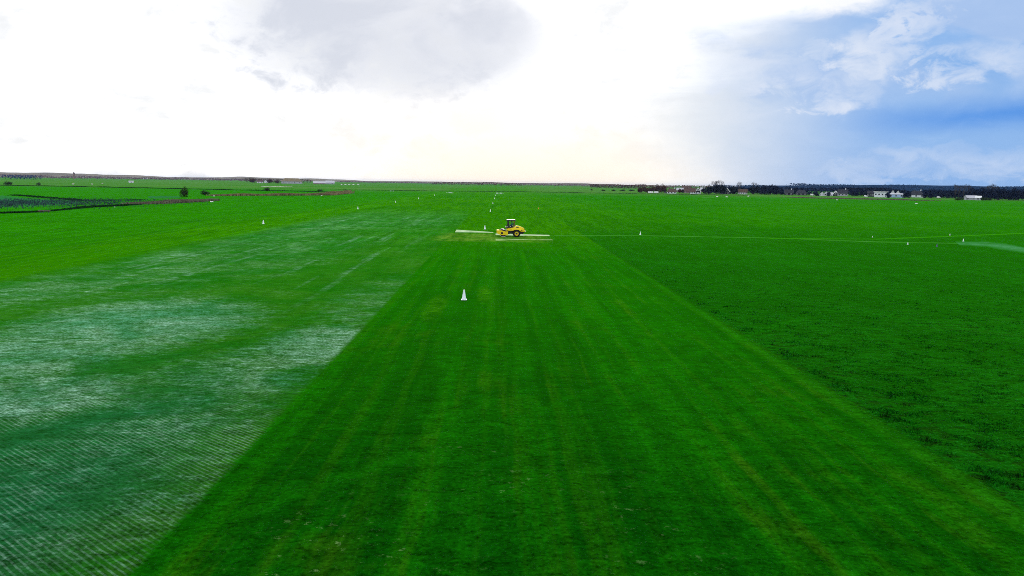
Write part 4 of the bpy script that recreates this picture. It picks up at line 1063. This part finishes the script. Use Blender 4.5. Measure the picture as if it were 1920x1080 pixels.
house('house', 'dark thatched house with white chimney and white base wall', 1704, 1731, 370, 4.6, 7.6, WW, M['roofd'], wins=3, depth=11, chimney='white', hip=0.55)
house('barn', 'long low barn with pale grey roof and dark walls at the wood on the right', 1811, 1829, 374.8, 3.6, 4.2, M['wallg'], M['roofp'], wins=2, depth=7, cat='barn')
house('barn', 'short white barn end with dark base, right end of the long pale barn', 1829.3, 1838.6, 375.4, 4.4, 3.2, M['wallg'], M['white'], wins=1, depth=6, cat='barn')
house('shed', 'narrow upright grey gable at the left end of the pale barn', 1807.6, 1810.8, 374.6, 5.4, 3.2, M['wallg'], M['roofp'], 'front', wins=0, depth=5, cat='shed')


# vehicles: a simple white van and a caravan
def van(px, py, wpx, label, group=None, cat='van', name='parked_van'):
    p, t = at(px, py); L = max(3.6, min(wpx * t, 8.0)); T = thing(name, label, cat, p, -math.atan2(p.x, p.y), group)
    bm = bmesh.new(); prism(bm, [(-L / 2, 0.45), (L / 2, 0.4), (L / 2, 1.1), (L * 0.40, 1.25), (L * 0.30, 2.1), (-L / 2 + 0.1, 2.25)], -0.95, 0.95, bev=0.08); obj('body', bm, M['white'], T)
    bm = bmesh.new(); prism(bm, [(L * 0.14, 1.3), (L * 0.375, 1.3), (L * 0.29, 1.95), (L * 0.14, 1.95)], -0.97, 0.97); obj('window', bm, M['glass'], T)
    for a in (-0.3, 0.3):
        for s in (-1, 1):
            bm = bmesh.new(); cyl(bm, (a * L, s * 0.72, 0.36), (a * L, s * 0.98, 0.36), 0.36); obj('wheel', bm, M['rubber'], T)


def caravan(px, py, wpx, label):
    p, t = at(px, py); L = wpx * t; T = thing('caravan', label, 'caravan', p, -math.atan2(p.x, p.y))
    bm = bmesh.new(); prism(bm, [(-L / 2, 0.5), (L / 2, 0.5), (L / 2 + 0.1, 1.2), (L / 2 - 0.2, 2.5), (-L / 2 + 0.2, 2.5), (-L / 2 - 0.1, 1.2)], -1.1, 1.1, bev=0.1); obj('body', bm, M['white'], T)
    for k in (-0.25, 0.2):
        bm = bmesh.new(); box(bm, (k * L, -1.11, 1.75), (L * 0.2, 0.04, 0.6)); obj('window', bm, M['glass'], T)
    for s in (-1, 1):
        bm = bmesh.new(); cyl(bm, (0, s * 0.85, 0.34), (0, s * 1.05, 0.34), 0.34); obj('wheel', bm, M['rubber'], T)
    bm = bmesh.new(); cyl(bm, (L / 2, 0, 0.5), (L / 2 + 1.2, 0, 0.45), 0.06, seg=8); obj('drawbar', bm, M['greyp'], T)


caravan(1219.5, 362.7, 9, 'long white caravan parked before the reddish trees')
caravan(1230, 362.6, 8.5, 'second pale caravan right of the long white one')
for px in (641, 648, 655, 663, 672):
    van(px, 347.4, 4, 'small white van parked in the far line right of the pale barns', 'white vans far left of the cone rows')
van(1412, 363.6, 4.5, 'white van half hidden by dark trees near the lamp post')
van(1759.5, 371.8, 6, 'white van parked before the hedge right of the thatched house')
van(1623, 369.5, 6, 'white van left of the black house with small windows')
van(1523, 367, 7, 'white van in the gap right of the low hipped house')

# lamp post
p, t = at(1424.6, 364); T = thing('lamp_post', 'slim pale lamp post before the big round dark trees', 'lamp post', p)
bm = bmesh.new(); cyl(bm, (0, 0, 0), (0, 0, 9.5), 0.14, 0.09, 8); cyl(bm, (0, 0, 9.4), (-1.2, 0, 9.7), 0.06, seg=6); obj('pole', bm, M['greyp'], T)
bm = bmesh.new(); box(bm, (-1.4, 0, 9.7), (0.8, 0.3, 0.16), bev=0.04); obj('lamp_head', bm, M['greyp'], T)


# white aerodrome edge markers: low ridge boards
def marker(px, py, wpx, label, group='white edge markers on the airfield'):
    p, t = at(px, py); L = wpx * t; T = thing('edge_marker', label, 'marker', p, -math.atan2(p.x, p.y), group)
    h = L * 0.30
    bm = bmesh.new(); prism(bm, [(-L / 2, 0.03), (L / 2, 0.03), (L / 2 - 0.1, h), (-L / 2 + 0.1, h)], -L * 0.16, L * 0.16, lambda z: 1.0 if z < 0.1 else 0.35, bev=0.01); obj('board', bm, M['white'], T)
    for s in (-1, 1):
        bm = bmesh.new(); box(bm, (s * L * 0.35, 0, 0.02), (0.08, L * 0.42, 0.06)); obj('foot', bm, M['greyp'], T)


marker(397, 379, 6, 'white marker board at the end of the grey reeds')
marker(401, 368, 4, 'white marker board above the reeds right of the low bush')
marker(603, 366.8, 3, 'white marker board before the right end of the straw reeds')
marker(1344.5, 369, 4, 'white marker board before the big leafless tree')
marker(1362.5, 369.6, 4, 'white marker board before the dark black gabled house')
marker(1403, 368.4, 3, 'faint white marker board right of the long white house')
marker(1403.6, 366.6, 3, 'white marker board hard against the village edge by the long white house')
marker(1569.5, 375.3, 3.4, 'white marker board before the tall pale gabled house')
marker(1718, 382, 4.5, 'white marker board before the thatched house, nearest on the right')
marker(215, 388.6, 3, 'white marker board on the dark ditch bank below the marsh')
ribbon('field_line', [g2(1315, 370), g2(1345, 371), g2(1365, 371.4)], 4.0, worn_mat('pale_line', (0.2, 0.35, 0.15), (0.35, 0.5, 0.25), 0.3, 0.3))

# plank bridge at the ditch
p, t = at(83, 398); T = thing('footbridge', 'dark plank footbridge with pale edge over the ditch at left', 'bridge', p, R_(20))
bm = bmesh.new(); box(bm, (0, 0, 0.35), (2.6, 1.0, 0.1)); obj('deck', bm, M['wood'], T)
for s in (-1, 1):
    bm = bmesh.new(); box(bm, (s * 1.0, 0, 0.15), (0.2, 0.9, 0.3)); obj('post', bm, M['bark'], T)


# sheep in the far left field
def sheep(px, py, label, rz):
    p, t = at(px, py); T = thing('sheep', label, 'sheep', p, rz, 'sheep in the far left field')
    bm = bmesh.new(); bmesh.ops.create_icosphere(bm, subdivisions=3, radius=0.5, matrix=Matrix.Translation((0, 0, 0.66)) @ Matrix.Diagonal((1.25, 0.62, 0.64, 1)))
    for v_ in bm.verts: v_.co += v_.normal * 0.05 * mnoise.noise(v_.co * 6)
    for sx in (-1, 1):
        for sy in (-1, 1): cyl(bm, (sx * 0.34, sy * 0.16, 0.45), (sx * 0.36, sy * 0.16, 0.0), 0.065, 0.04, 8)
    cyl(bm, (0.5, 0, 0.78), (0.74, 0, 0.92), 0.17, 0.12, 10); bmesh.ops.create_icosphere(bm, subdivisions=2, radius=0.14, matrix=Matrix.Translation((0.84, 0, 0.92)) @ Matrix.Rotation(0.5, 4, 'Y') @ Matrix.Diagonal((1.5, 0.8, 0.85, 1)))
    for s in (-1, 1): cyl(bm, (0.74, s * 0.1, 0.98), (0.72, s * 0.24, 0.95), 0.05, 0.02, 6)
    T2 = obj('body', bm, M['sheep'], T, True); T.scale = (1.5, 1.5, 1.5)


for px, py, rz, lab in ((137, 346.6, 0.3, 'white sheep grazing alone below the church tower'), (173, 346.9, 2.6, 'white sheep right of the one below the tower'), (192, 345.2, 0.0, 'greyish sheep, rightmost of the three in the far left field')):
    sheep(px, py, lab, rz)

# ------------------------------------------------------------------ air
HAZE = True
if HAZE:
    bm = bmesh.new(); box(bm, (0, 6300, 17.0), (18600, 14000, 38.0))
    hm = bpy.data.materials.new('haze_air'); hm.use_nodes = True; nb = NB(hm.node_tree); nb.n.remove(nb.n['Principled BSDF'])
    vol = nb.new('ShaderNodeVolumePrincipled'); vol.inputs['Color'].default_value = (0.46, 0.62, 1.0, 1); vol.inputs['Density'].default_value = 0.00003; vol.inputs['Anisotropy'].default_value = 0.35
    nb.l.new(vol.outputs[0], nb.n['Material Output'].inputs['Volume'])
    tag(obj('haze', bm, hm), kind='stuff')
